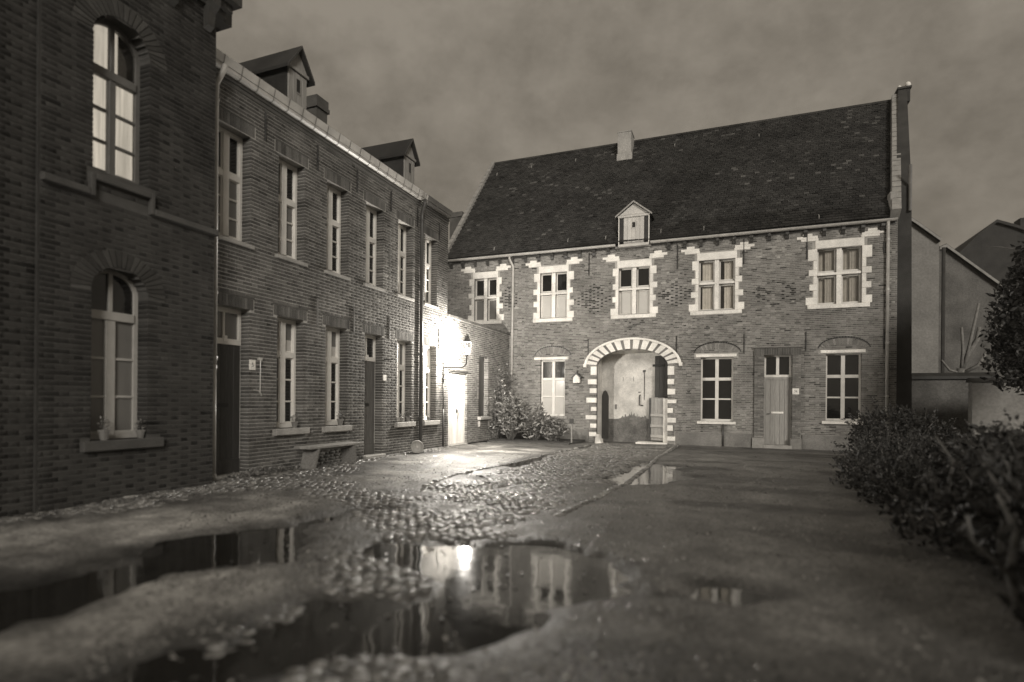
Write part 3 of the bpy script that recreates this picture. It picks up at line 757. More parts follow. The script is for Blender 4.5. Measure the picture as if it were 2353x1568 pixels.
DIA = [(-7.87, 5.25, .45, .5), (-4.66, 5.05, .68, .6), (-1.8, 5.05, .6, .45)]
def tintG(u, v, r, hd):
    for cx, cz, hx, hz in DIA:
        k = abs(u - cx) / hx + abs(v - cz) / hz
        if k < 1.05:
            return .12 if r.random() < (.92 if hd else .12) else 1.0
    k = max(abs(u - 1.27) / .62, 0) + abs(v - 4.93) / .43
    if (.85 < k < 1.08 or abs(abs(u - 1.27) / .62 - abs(v - 4.93) / .43 - .25) < .1 and k < 1.5) and r.random() < (1 if hd else .3): return .12
    if abs(u + 3.2) < .3 and 3.75 < v < 4.25 and abs(u + 3.2) < (v - 3.7) * .7 and r.random() < .4: return .3
    return .35 if r.random() < .035 else 1.0
facade(gatehouse, MG, GX0, GX1, -.2, 6.9, holesG, skipsG, course=.0575, blen=.19, joint=.012, proud=.006, seed=9, bmat=BRICKG, tintf=tintG, reveal=.2)

def stone(a, b, c, d, w=.024, name='surround_stone', parent=gatehouse, mat_=STONE, M=MG):
    return MB(M).chbox(a, b, c, d, -.03, w + random.uniform(0, .006), .012, random.uniform(.93, 1.05)).build(name, mat_, parent)
def cross_window(a, b, c, d, styles, lab=None):
    tz = c + (d - c) * .545; mid = (a + b) / 2
    lw, rw = a - .11, b + .1
    stone(a - .06, b + .06, d, d + .25)                                   # lintel
    for x0, x1, z0, z1 in ((a - .46, a + .02, .17, .28), (a - .58, a + .02, .28, .4), (a - .4, a - .14, .4, .5)): 
        pass
    for sgn in (-1, 1):
        e = a if sgn < 0 else b
        mb = MB(MG)
        for k0, k1, z0, z1 in ((-.03, .46, .252, .33), (-.01, .58, .33, .42), (.14, .4, .42, .5)):
            x0, x1 = sorted((e + sgn * k0, e + sgn * k1)); mb.chbox(x0, x1, d + z0, d + z1, -.03, .028, .01)
        mb.build('hood_stone', STONE, gatehouse)
    zs = [c, c + .24, c + .45, c + .65, c + .9, c + 1.1, c + 1.38, d]
    for sgn in (-1, 1):
        for i in range(7):
            long_ = i in (0, 2, 4, 6) if sgn > 0 else i in (0, 2, 4, 6)
            wd = (.11 if not long_ else random.uniform(.2, .27)) + (.05 if i == 0 else 0)
            if sgn < 0: stone(a - wd, a, zs[i] + .002, zs[i + 1] - .002)
            else: stone(b, b + wd, zs[i] + .002, zs[i + 1] - .002)
    stone(a - .27, b + .22, c - .13, c - .002, .04, 'stone_sill')
    stone(mid - .07, mid + .07, c, tz - .045, -.03, 'stone_mullion'); stone(mid - .07, mid + .07, tz + .045, d, -.03, 'stone_mullion')
    stone(a, b, tz - .043, tz + .043, -.02, 'stone_transom')
    w0, w1 = -.17, -.12; s = .05
    mb = bars(MG, w0, w1)
    cells = []
    for i, (p, q) in enumerate(((c, tz - .043), (tz + .043, d))):
        for j, (l, r) in enumerate(((a, mid - .07), (mid + .07, b))):
            mb.bar(l, l + s, p, q); mb.bar(r - s, r, p, q); mb.bar(l + s, r - s, q - s, q, -.002); mb.bar(l + s, r - s, p, p + s * 1.5, -.002)
            cells.append((i, j, l + s, r - s, p + s * 1.5, q - s))
    f = mb.build('window', WHITE, gatehouse)
    if lab: f['label'] = lab
    for i, j, l, r, p, q in cells:
        st = styles[i][j] if isinstance(styles[i], (list, tuple)) else styles[i]
        if st in ('c', 'g'):
            pane(MG, l, r, p, q, -.15, GLASS, f)
            fr = (.22 if j == 0 else .36) if st == 'c' else .5
            curtain(MG, l + (r - l) * fr - .03, r + .02, p - .03, q + .03, -.215, f, CLOTH if st == 'c' else CLOTHD, 4)
            if st == 'g': curtain(MG, l - .02, l + (r - l) * .55, p - .03, q + .03, -.3, f, CLOTHD, 3)
        else:
            pane(MG, l, r, p, q, -.15, {'d': PANE, 'b': BLINDW, 'n': BLINDG}[st], f)
    backing(gatehouse, MG, a - .1, b + .1, c - .1, d + .1, -.55)
cross_window(*UW[0], styles=('n', 'd'), lab='stone cross window above the low wall, partly in shadow')
cross_window(*UW[1], styles=('b', 'd'), lab='stone cross window with pale lower panes beside the pipe')
cross_window(*UW[2], styles=('b', 'd'), lab='stone cross window with pale lower panes above the gate')
cross_window(*UW[3], styles=('c', 'c'), lab='stone cross window with white pleated curtains in all lights')
cross_window(*UW[4], styles=('g', 'g'), lab='stone cross window with grey curtains near the gable')

def lower_window(a, b, c, d, blind):
    s = .06; mid = (a + b) / 2; w0, w1 = -.2, -.13
    mb = bars(MG, w0, w1)
    mb.bar(a, a + s, c, d); mb.bar(b - s, b, c, d); mb.bar(a + s, b - s, d - s, d, -.003); mb.bar(a + s, b - s, c, c + .08, -.003)
    mb.bar(mid - .055, mid + .055, c + .08, d - s, .01)
    lo, hi = c + .08, d - s; h = (hi - lo) / 3
    for i in (1, 2):
        t = .05 if i == 2 else .026
        for l, r in ((a + s, mid - .055), (mid + .055, b - s)): mb.bar(l, r, lo + i * h - t, lo + i * h + t, 0 if i == 2 else -.008)
    f = mb.build('window', WHITE, gatehouse)
    for i in range(3):
        for l, r in ((a + s, mid - .055), (mid + .055, b - s)):
            pane(MG, l, r, lo + i * h, lo + (i + 1) * h, -.17, BLINDW if (blind and i < 2) else PANE, f)
    stone(a - (.24 if blind else .15), b + .09, d, d + .1, .03, 'stone_lintel')
    sillblock(gatehouse, MG, a - .1, b + .08, c - .09, c, -.18, .06, STONE if not blind else GREYSTONE)
    backing(gatehouse, MG, a - .1, b + .1, c, d, -.55)
    sp = d + .12; hw = (b - a) / 2 + .17
    brick_arch(gatehouse, MG, mid, hw - .08, sp, .14, hw + .02, sp, .34, 24, BRICKG, t0=.12)
    brick_arch(gatehouse, MG, mid, hw + .03, sp + .01, .345, hw + .06, sp + .01, .39, 26, IRON, 'dark_arch_edge', w=.02, t0=.08)
    return f
lower_window(*LWN[0], True)['label'] = 'ground floor window with white blind in its lower panes behind the shrub'
lower_window(*LWN[1], False)['label'] = 'dark six pane window between gate and grey door'
lower_window(*LWN[2], False)['label'] = 'dark six pane window between grey door and hedge'

# door
a, b, c, d = DOOR
mb = bars(MG, -.2, -.12)
mb.bar(a, a + .06, 2.2, d); mb.bar(b - .06, b, 2.2, d); mb.bar(a + .06, b - .06, 2.2, 2.28); mb.bar(a + .06, b - .06, d - .06, d); mb.bar((a + b) / 2 - .045, (a + b) / 2 + .045, 2.28, d - .06, .005)
f = mb.build('transom_window', WHITE, gatehouse)
for l, r in ((a + .06, (a + b) / 2 - .045), ((a + b) / 2 + .045, b - .06)): pane(MG, l, r, 2.28, d - .06, -.16, PANE, f)
MB(MG).box(a, a + .05, c, 2.2, -.2, -.12).box(b - .05, b, c, 2.2, -.2, -.12).box(a + .05, b - .05, 2.12, 2.2, -.2, -.125).build('door_frame', GREYWOOD, gatehouse)
dr = plank_door(gatehouse, MG, a + .05, b - .05, c, 2.12, -.135, 5, GREYWOOD, label='pale grey plank door with white letter slot')
MB(MG).chbox(a + .22, a + .58, 1.03, 1.09, -.135, -.118, .004).build('letter_slot', STONE, dr)
mb = MB(MG); mb.tube([(a + .1, 1.02, -.13), (a + .1, 1.02, -.09), (a + .18, 1.02, -.085)], .01, 6); mb.build('door_handle', IRON, dr)
MB(MG).chbox(a - .02, b + .02, -.12, .02, -.2, .12, .015).build('doorstep', GREYSTONE, gatehouse)
for x0, x1 in ((.68, .97), (1.79, 2.04)):                           # brick pilasters of the door, proud of the wall
    mb = MB(MG)
    z = .26; k = 0
    while z < 2.88:
        cuts = [x0, x0 + (x1 - x0) * (.66 if k % 2 else .36), x1]
        for l, r in zip(cuts[:-1], cuts[1:]): mb.chbox(l + .005, r - .005, z + .005, z + .052, -.01, .075 + random.uniform(-.003, .003), .005, random.uniform(.6, 1.35))
        z += .0575; k += 1
    mb.box(x0 + .008, x1 - .008, .2, 2.9, -.01, .066, .8)
    tag(mb.build('door_pilaster', BRICKG, gatehouse), kind='stuff')
    stone(x0 - .05, x1 + .03, -.1, .24, .1, 'pilaster_base', gatehouse, RENDER_)
soldier(gatehouse, MG, .68, 2.04, 2.9, 3.13, .075, 19, 'door_lintel')
MB(MG).chbox(.64, 2.08, 3.135, 3.17, -.02, .1, .008).build('drip_course', BRICKG, gatehouse)
plate(gatehouse, MG, 1.89, 1.74, .19, .19, '26', .09, ROTG, w=.085)
# plinth
for x0, x1 in ((GX0, -4.78), (-1.76, .63), (2.07, GX1)):
    MB(MG).chbox(x0, x1, -.25, .37, -.03, .035, .02).build('plinth', PLINTH, gatehouse)
MB().tube([(-.25, YG - .06, -.1), (-.25, YG - .06, .66)], .03, 8).build('vent_pipe', LEAD, gatehouse, True)
# gate arch: alternating white stones and brick
N = 27
I = arc(-3.27, 1.245, 2.62, .61, N, .06, math.pi - .06); O = arc(-3.27, 1.6, 2.62, .93, N, .06, math.pi - .06)
wts = [1.25 if i % 2 == 0 else .62 for i in range(N)]; cum = np.concatenate([[0], np.cumsum(wts)]) / sum(wts)
def ell(hw, rise, t): return (-3.27 - hw * math.cos(t), 2.62 + rise * math.sin(t))
for i in range(N):
    t0, t1 = [.1 + (math.pi - .2) * q for q in (cum[i], cum[i + 1])]; tm = (t0 + t1) / 2
    poly = [ell(1.245, .61, t0), ell(1.245, .61, tm), ell(1.245, .61, t1), ell(1.6, .93, t1), ell(1.6, .93, tm), ell(1.6, .93, t0)]
    if i % 2 == 0: MB(MG).prism(poly, -.25, .03 + random.uniform(0, .006), random.uniform(.93, 1.05)).build('arch_stone', STONE, gatehouse)
    else: MB(MG).prism(poly, -.25, .015, random.uniform(.75, 1.1)).build('arch_brick', BRICKG, gatehouse)
mb = MB(MG); H0 = [ell(1.602, .932, .04 + (math.pi - .08) * i / 28) for i in range(29)]; H1 = [ell(1.69, 1.0, .04 + (math.pi - .08) * i / 28) for i in range(29)]
for i in range(28): mb.prism([H0[i], H0[i + 1], H1[i + 1], H1[i]], -.02, .075)
for x in (-4.93, -1.61): mb.chbox(x - .06, x + .06, 2.6, 2.72, -.02, .09, .015)
mb.build('hood_mould', STONE, gatehouse)
for zb, zt, xl in ((2.32, 2.63, -4.72), (1.99, 2.17, -4.82), (1.67, 1.85, -4.75), (1.33, 1.51, -4.87), (1.03, 1.18, -4.70), (.73, .88, -4.89), (.43, .58, -4.72), (.12, .27, -4.76)):
    stone(xl, -4.5, zb, zt, .03, 'jamb_stone')
for zb, zt, xr in ((2.3, 2.6, -1.82), (1.98, 2.16, -1.82), (1.63, 1.83, -1.78), (1.33, 1.46, -1.74), (1.0, 1.17, -1.85), (.67, .84, -1.75), (.39, .58, -1.85), (.05, .2, -1.77)):
    stone(-2.04, xr, zb, zt, .03, 'jamb_stone')
for x0, x1 in ((-4.78, -4.505), (-2.035, -1.8)):                       # brick between the jamb stones
    mb = MB(MG); z = -.1
    while z < 2.68:
        cut = random.uniform(.35, .65)
        for l, r in ((x0, x0 + (x1 - x0) * cut), (x0 + (x1 - x0) * cut, x1)): mb.chbox(l + .004, r - .004, z + .005, z + .052, -.2, .008, .004, random.uniform(.55, 1.2))
        z += .0575
    tag(mb.build('jamb_brickwork', BRICKG, gatehouse), kind='stuff')
# passage behind the gate
mb = MB()
PW = [(-1.95, 20.42), (-4.65, 20.92)]
(xa, ya), (xb, yb) = PW
mb.hexa([(xa, ya, -.2), (xb, yb, -.2), (xb, yb + .2, -.2), (xa, ya + .2, -.2), (xa, ya, 3.4), (xb, yb, 3.4), (xb, yb + .2, 3.4), (xa, ya + .2, 3.4)])
mb.box(-4.75, -4.52, YG + .22, 20.95, -.2, 3.4); mb.box(-2.02, -1.8, YG + .22, 20.5, -.2, 3.4)
mb.hexa([(-4.7, YG + .2, 3.2), (-1.85, YG + .2, 3.2), (-1.85, 21, 3.05), (-4.7, 21, 3.1), (-4.7, YG + .2, 3.3), (-1.85, YG + .2, 3.3), (-1.85, 21, 3.2), (-4.7, 21, 3.2)])
pas = mb.build('passage_plaster', PLASTER, gatehouse)
dirv = Vector((xb - xa, yb - ya, 0)).normalized(); nrm = Vector((dirv.y, -dirv.x, 0)); nrm = nrm if nrm.y < 0 else -nrm
MP = lambda u, v, w: (xa + dirv.x * u + nrm.x * w, ya + dirv.y * u + nrm.y * w, v)
mb = MB(MP)
prof = [(.15, -.15), (2.55, -.15), (2.55, .74), (2.05, .74)]
for i in range(70):
    x = 2.0 - i * .02; prof.append((x, .75 + max(0, .3 * (1 - abs(x - 1.45) / .5)) * random.uniform(.35, 1.15) + max(0, .16 * (1 - abs(x - .95) / .16)) * random.uniform(.2, 1.2)))
prof += [(.55, .74), (.15, .74)]
mb.prism(prof, .0, .006); mb.build('tarred_dado', DADO, pas)
mb = MB(MP); mb.prism([(2.34, 0), (2.62, 0), (2.62, 1.55), (2.55, 1.75), (2.48, 1.8), (2.41, 1.75), (2.34, 1.55)], .0, .02); mb.build('side_door', DARKWOOD, pas)
mb = MB(MP); mb.tube([(.98, 2.5, .02), (.98, 1.45, .02)], .01, 6); mb.box(.95, 1.03, 2.45, 2.52, 0, .04); mb.tube([(1.12, 1.62, .02), (1.14, 1.62, .06), (1.14, 1.25, .06), (1.02, 1.25, .02)], .018, 6); mb.box(1.12, 1.2, 1.71, 1.74, 0, .03)
for x in (1.38, 1.78): mb.box(x, x + .012, 2.12, 2.28, 0, .01)
mb.build('wall_ironwork', IRON, pas)
MB(MP).chbox(2.02, 2.1, 1.1, 1.28, 0, .02, .004).build('notice_plate', PLINTH, pas)
# half-open gate leaf and the pale jamb it hangs on
hx, hy = -2.16, 20.2; ang = math.radians(158); L_ = .52
ML2 = lambda u, v, w: (hx + math.cos(ang) * u + math.sin(ang) * w, hy + math.sin(ang) * u - math.cos(ang) * w, v)
ML2 = lambda u, v, w: (hx + math.cos(ang) * u - math.sin(ang) * (-w) * -1, hy + math.sin(ang) * u + math.cos(ang) * w, v)
leaf = MB(ML2).box(0, L_, .02, 1.52, -.02, .02).build('gate_leaf', GREYWOOD, gatehouse)
for i in range(4): MB(ML2).chbox(.01 + i * .127, .132 + i * .127, .03, 1.5, .02, .03, .004, random.uniform(.85, 1.1)).build('plank', GREYWOOD, leaf)
for z in (.12, .48, .86): MB(ML2).chbox(.01, L_ - .01, z, z + .1, .03, .08, .012, 1.3).build('ledge_board', GREYWOOD, leaf)  # lighter tint paints the lit edges of the ledges
MB(ML2).box(L_, L_ + .07, .0, 1.52, -.03, .04).build('leaf_stile', DARKWOOD, leaf)
MB(MG).chbox(-2.2, -2.02, -.1, 1.5, -.33, -.2, .01).build('gate_jamb', STONE, gatehouse)
MB(MG).box(-2.52, -2.03, 1.54, 3.0, -.5, -.44).build('upper_gate_board', DARKWOOD, gatehouse)
for i in range(3): MB(MG).chbox(-2.515 + i * .16, -2.365 + i * .16, 1.56, 2.98, -.44, -.43, .004).build('plank', DARKWOOD, gatehouse)
MB(MG).chbox(-2.6, -2.2, 2.62, 2.7, -.43, -.4, .006).build('gate_hinge', IRON, gatehouse)
MB(MG).chbox(-3.1, -2.03, -.2, -.03, -.6, .08, .015).build('gate_threshold', STONE, gatehouse)

# anchors, gutter, corbels, pipes
for u in (-4.81, -1.75, .34, 2.18): anchor(gatehouse, MG, u, 5.9, 6.72)
anchor(gatehouse, MG, 4.25, 5.9, 6.25)
for u in (-4.82, -1.76, .37, 2.17, 4.27): anchor(gatehouse, MG, u, 3.02, 3.63)
for x0, x1 in ((-10.6, -3.84), (-2.64, 4.56)):
    vs = MB(); n = 2
    prof = [(.075 * math.cos(t), .075 * math.sin(t)) for t in np.linspace(math.pi, 2 * math.pi, 9)] + [(.066 * math.cos(t), .066 * math.sin(t)) for t in np.linspace(2 * math.pi, math.pi, 9)]
    MX = lambda a_, b_, c_: (c_, 19.77 + a_, 6.9 + b_)
    g = MB(MX).prism(prof, x0, x1).build('gutter', ZINC, gatehouse)
    x = x0 + .3
    while x < x1:
        MB(MX).prism([(.079 * math.cos(t), .079 * math.sin(t)) for t in np.linspace(math.pi, 2 * math.pi, 9)], x, x + .03).build('gutter_bracket', ZINC, g); x += .62
fas = MB(MG).box(GX0, GX1 - .05, 6.76, 6.93, .0, .03).build('eaves_board', DARKWOOD, gatehouse)
x = GX0 + .3
while x < GX1 - .2:
    if not (-3.9 < x < -2.6):
        MB(lambda u, v, w: (w, YG - u, v)).prism([(0, 6.58), (.05, 6.6), (.08, 6.68), (.13, 6.72), (.13, 6.79), (0, 6.79)], x, x + .1).build('eaves_corbel', DARKWOOD, gatehouse)
    x += .52
downpipe(gatehouse, [(-7.85, 19.77, 6.84), (-7.85, 19.77, 6.74), (-7.72, 19.83, 6.45), (-7.72, 19.83, 6.2), (-7.76, 19.83, .0)], .045, ZINC, (5.4, 3.9, 2.4, 1.0))
downpipe(gatehouse, [(4.33, 19.77, 6.84), (4.33, 19.77, 6.7), (4.34, 19.82, 6.5), (4.34, 19.82, .0)], .045, ZINC, (6.3, 4.8, 3.2, 1.6))
# little house-shaped lantern box on the wall
mb = MB(MG); mb.prism([(-5.33, 2.04), (-5.09, 2.04), (-5.09, 2.26), (-5.21, 2.36), (-5.33, 2.26)], .02, .16); sh = mb.build('wall_box', STONE, gatehouse)
mb = MB(MG); mb.prism([(-5.37, 2.2), (-5.21, 2.36), (-5.05, 2.2), (-5.03, 2.23), (-5.21, 2.42), (-5.39, 2.23)], -.0, .2); mb.tube([(-5.21, 2.4, .05), (-5.21, 2.48, .06), (-5.19, 2.5, .1)], .012, 6); mb.build('box_roof', IRON, sh)

# roof: tiles one by one
EV = np.array([-10.55, 19.72, 6.9]); RT = (24.1, 12.4)
def roofpt(fx, s):      # fx 0..1 along, s 0..1 up the slope
    x0 = -10.55 + .22 * s; x1 = 4.5 + .96 * s
    return np.array([x0 + (x1 - x0) * fx, 19.70 + (RT[0] - 19.70) * s, 6.93 + (RT[1] - 6.93) * s])
mb = MB()
q = [roofpt(0, 0), roofpt(1, 0), roofpt(1, 1), roofpt(0, 1)]
bk = [np.array([-10.55, 28.5, 6.93]), np.array([6.4, 28.5, 6.93])]
mb.add([tuple(p - np.array([0, 0, .03])) for p in q] + [tuple(p) for p in bk], [(0, 1, 2, 3), (3, 2, 5, 4)])
mb.add([(-10.55, 20.0, 6.9), (-10.55, 28.4, 6.9), tuple(q[3] - np.array([0, 0, .05]))], [(0, 1, 2)])
roof = mb.build('roof', TILE, gatehouse)
mb = MB(); mb.box(-10.6, -10.0, YG + .35, 28.3, 0, 6.9); mb.box(-10, 4.4, 27.9, 28.3, 0, 6.9); mb.box(-10.68, -10.4, YG + .02, 20.3, 0, 6.9); mb.box(-10.5, 4.5, 20.5, 28, 6.5, 6.75); mb.build('house_body', MORTARD, gatehouse)
sl = np.array([0, RT[0] - 19.70, RT[1] - 6.93]); SLEN = np.linalg.norm(sl); sl /= SLEN; nr = np.array([0, -sl[2], sl[1]])
rows = int(SLEN / .125); T = []
rngT = np.random.default_rng(5)
for k in range(rows):
    s = k / rows; A = roofpt(0, s); Bp = roofpt(1, s); n = int((Bp[0] - A[0]) / .175)
    for i in range(n):
        x = A[0] + (Bp[0] - A[0]) * (i + (.5 if k % 2 else 0)) / n
        if x + .17 > Bp[0] or (-3.75 < x < -2.75 and A[2] < 8.2 and False): continue
        T.append((x + rngT.normal(0, .003), A[1], A[2], k, s))
T = np.array(T); nT = len(T)
lich = vnoise(T[:, 0] + 40, T[:, 4] * 7, 1.6, 3) * .6 + vnoise(T[:, 0] + 40, T[:, 4] * 7, .5, 4) * .4
tt_ = np.clip(1 + .24 * rngT.standard_normal(nT), .4, 2.2)
br = (rngT.random(nT) < np.clip((lich - .45) * .4, 0, .12) * (.15 + 1.0 * T[:, 4])); tt_ = np.where(br, rngT.uniform(1.7, 3.6, nT), tt_)
def tilegeo(n, lift):
    w_ = .165; l_ = .15
    U = np.array([1, 0, 0.]); 
    loc = [np.zeros(3), U * w_, U * w_ + sl * l_, sl * l_]
    topo = []
    for j, p in enumerate(loc): topo.append(p + nr * (.026 if j < 2 else .004))
    return np.array([loc[0] + nr * .006, loc[1] + nr * .006] + topo)
TG = tilegeo(0, 0)
tf = np.array([(0, 1, 3, 2), (2, 3, 4, 5), (1, 1, 4, 3), (0, 2, 5, 0)])
tf = np.array([(0, 1, 3, 2), (2, 3, 4, 5)])
ctr = T[:, :3]
dist = np.linalg.norm(ctr - CAM, axis=1); order = np.argsort(dist)[:300]; isS = np.zeros(nT, bool); isS[order] = True
ctr = ctr + nr[None] * (.035 * vnoise(T[:, 0] + 30, T[:, 4] * 7, 2.2, 71) + .012 * vnoise(T[:, 0] + 30, T[:, 4] * 7, .5, 72))[:, None] - sl[None] * (.05 * (rngT.random(nT) < .012) + rngT.normal(0, .004, nT))[:, None]
Vt = ctr[~isS][:, None, :] + TG[None]; nn = len(Vt)
Vt = Vt + (nr[None, None] * rngT.normal(0, .0035, (nn, 1, 1))) * np.array([1, 1, 1, 1, 0, 0])[None, :, None]
o = mesh_obj('roof_tiles', Vt.reshape(-1, 3), (np.arange(nn)[:, None, None] * 6 + tf[None]).reshape(-1, 4), TILE, roof, np.repeat(tt_[~isS], 2)); o['kind'] = 'stuff'
var = []
for q_ in range(5):
    ob = mesh_obj('roof_tile', TG, [tuple(f_) for f_ in tf], TILE, None, np.array([.5 + .35 * q_] * 2)); var.append(ob.data); bpy.data.objects.remove(ob)
for i in order:
    ob = bpy.data.objects.new('roof_tile', var[int(np.clip((tt_[i] - .4) / .35, 0, 4))]); COL.objects.link(ob); ob.parent = roof
    ob.location = Vector(ctr[i]) - wloc(roof)
i = 0; A = roofpt(0, 1); Bp = roofpt(1, 1); n = 42
for i in range(n):
    x0 = A[0] + (Bp[0] - A[0]) * i / n; x1 = A[0] + (Bp[0] - A[0]) * (i + 1) / n
    MB(lambda a_, b_, c_: (c_, A[1] + a_, A[2] + b_)).prism([(.13 * math.cos(t), -.06 + .12 * math.sin(t)) for t in np.linspace(0, math.pi, 7)], x0 + .004, x1 + .01, random.uniform(.6, 1.6)).build('ridge_tile', TILE, roof)
for x_, s_ in ((-9.9, .83), (-8.3, .86), (-6.3, .86), (-4.1, .84), (-2.2, .86), (.9, .83), (-8.5, .03), (-5.6, .04), (-4.2, .03), (-2.3, .04), (-.9, .03), (2.5, .03)):
    p = np.array([x_, 19.70 + (RT[0] - 19.70) * s_, 6.93 + (RT[1] - 6.93) * s_])
    mb = MB(); mb.tube([tuple(p), tuple(p + nr * .05), tuple(p + nr * .1 + sl * .12), tuple(p + nr * .06 + sl * .2)], .009, 5); mb.build('roof_hook', ZINC, roof)
# gable copings
def coping(x0, x1, dx, thick, h, mat_, name='gable_coping'):
    pr = []
    for k in range(24):
        s0, s1 = k / 24, (k + 1) / 24 - .004
        p0 = np.array([x0 + dx * s0, 19.70 + (RT[0] - 19.70) * s0, 6.93 + (RT[1] - 6.93) * s0]); p1 = np.array([x0 + dx * s1, 19.70 + (RT[0] - 19.70) * s1, 6.93 + (RT[1] - 6.93) * s1])
        t = np.array([thick, 0, 0]); u = nr * (h + random.uniform(-.01, .01))
        MB().hexa([tuple(p0 - nr * .1), tuple(p0 + t - nr * .1), tuple(p1 + t - nr * .1), tuple(p1 - nr * .1), tuple(p0 + u), tuple(p0 + t + u), tuple(p1 + t + u), tuple(p1 + u)], random.uniform(.8, 1.15)).build('coping_stone', mat_, gatehouse)
coping(4.36, 0, .96, .24, .26, GREYSTONE); coping(-10.68, 0, .22, .16, .14, GREYSTONE)
mb = MB(MG); mb.chbox(4.4, 4.6, 6.95, 7.75, -.35, .02, .015); mb.build('kneeler', GREYSTONE, gatehouse)
# thick right gable, set a little back behind the facade
gx = lambda y: 4.63 + .24 * (y - 20.25)
ys = [20.25, 20.3, 24.1, 28.2]
def gz(y): 
    return 6.93 + (RT[1] - 6.93) * (y - 19.7) / (RT[0] - 19.7) + .35 if y < 24.1 else 12.75 - (y - 24.1) * 1.25
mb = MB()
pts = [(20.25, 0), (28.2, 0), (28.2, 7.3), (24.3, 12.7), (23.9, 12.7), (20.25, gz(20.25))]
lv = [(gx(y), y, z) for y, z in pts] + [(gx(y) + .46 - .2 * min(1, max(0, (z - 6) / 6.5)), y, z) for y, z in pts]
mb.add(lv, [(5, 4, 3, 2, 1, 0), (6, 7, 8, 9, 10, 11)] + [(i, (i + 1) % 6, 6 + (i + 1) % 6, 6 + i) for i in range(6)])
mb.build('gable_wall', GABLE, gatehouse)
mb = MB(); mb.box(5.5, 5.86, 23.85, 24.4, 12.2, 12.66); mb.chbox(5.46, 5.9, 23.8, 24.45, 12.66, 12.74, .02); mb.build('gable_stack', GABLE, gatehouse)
mb = MB(); mb.lathe(5.82, 24.0, [(.02, 12.74), (.08, 12.78), (.1, 12.85), (.07, 12.93), (.01, 12.97)], 10); mb.lathe(5.56, 24.0, [(.02, 12.74), (.06, 12.78), (.06, 12.84), (.01, 12.88)], 10); mb.build('finial', STONE, gatehouse, True)
MB().tube([(4.98, 20.2, 7.2), (4.98, 20.2, 8.6)], .05, 8).build('flue', ZINCD, gatehouse)
# chimneys
mb = MB(); mb.box(-4.45, -3.9, 23.2, 23.9, 11.2, 12.46); mb.box(-4.47, -3.88, 23.18, 23.92, 12.46, 12.5); mb.box(-4.48, -3.86, 23.17, 23.3, 11.2, 11.58)
mb.build('chimney', PLINTH2, gatehouse)
mb = MB(); mb.box(-11.3, -10.72, 21.5, 22.1, 6.0, 9.42); mb.chbox(-11.34, -10.68, 21.46, 22.14, 9.2, 9.32, .01); mb.build('chimney', BRICK, gatehouse)
# dormer
MD2 = lambda u, v, w: (u, 19.71 - w, v)
dormer(gatehouse, MD2, -3.2, .53, 6.8, 7.86, 8.27, 1.6, .1, (.055, 7.42, 7.6), face=mat('pale dormer paint', .5, .5, 4, .12, .1, 30, tint=True), side=.16, planks=5)
MB(MG).chbox(-3.86, -2.62, 6.77, 6.85, -.02, .06, .01).build('dormer_base', GREYSTONE, gatehouse)

# ================================================================== GROUND, PUDDLES, COBBLES
P1 = [(-3.15, 4.11), (-3.12, 4.51), (-2.73, 4.68), (-2.3, 4.76), (-1.94, 5.02), (-1.53, 5.12), (-1.09, 4.76), (-.72, 4.42), (-.64, 4.04), (-.74, 3.72), (-.98, 3.48),
      (-1.09, 3.16), (-1.13, 2.87), (-1.28, 2.66), (-1.51, 2.5), (-1.85, 2.3), (-2.2, 2.0), (-2.75, 1.7), (-2.75, 2.15), (-2.6, 2.3), (-2.62, 2.75), (-2.75, 3.1), (-2.3, 3.3), (-2.02, 3.34),
      (-2.06, 3.62), (-2.25, 3.82), (-2.55, 3.96), (-2.95, 4.03)]
P2 = [(-5.1, 3.6), (-4.84, 4.17), (-4.42, 4.72), (-4.44, 5.39), (-4.34, 5.75), (-4.18, 5.49), (-4.08, 4.7), (-3.37, 3.79), (-3.49, 3.64), (-3.82, 3.3), (-4.0, 3.03), (-4.05, 2.74), (-3.84, 2.21),
      (-3.73, 1.6), (-4.9, 1.9), (-4.65, 2.76), (-4.53, 3.14), (-4.75, 3.35)]
P3 = [(-2.1, 9.8), (-1.9, 11.5), (-1.85, 13.2), (-1.1, 12.5), (-.6, 10.7), (-1.06, 9.6), (-1.7, 9.05)]
P4 = [(-4.42, 11.0), (-4.48, 12.8), (-4.16, 13.3), (-3.98, 11.6), (-4.16, 10.8)]
P5 = [(-4.3, 5.9), (-4.26, 6.3), (-3.9, 6.12), (-3.72, 5.85), (-4.04, 5.76)]
P6 = [(-.4, 4.0), (-.25, 4.3), (.0, 4.42), (.22, 4.25), (.1, 3.95)]
P7 = [(-4.5, 9.4), (-4.2, 9.5), (-3.9, 9.1), (-4.0, 8.8)]
POOLS = [P1, P2, P3, P4, P5, P6, P7]
def sdist(x, y, poly):       # >0 inside
    d = np.full(x.shape, 1e9); ins = np.zeros(x.shape, bool); n = len(poly)
    for i in range(n):
        ax, ay = poly[i]; bx, by = poly[(i + 1) % n]
        t = np.clip(((x - ax) * (bx - ax) + (y - ay) * (by - ay)) / ((bx - ax) ** 2 + (by - ay) ** 2), 0, 1)
        d = np.minimum(d, np.hypot(x - ax - t * (bx - ax), y - ay - t * (by - ay)))
        c = ((ay > y) != (by > y)) & (x < (bx - ax) * (y - ay) / (by - ay + 1e-12) + ax); ins ^= c
    return np.where(ins, d, -d)
def sm(a, b, x):
    t = np.clip((x - a) / (b - a), 0, 1); return t * t * (3 - 2 * t)
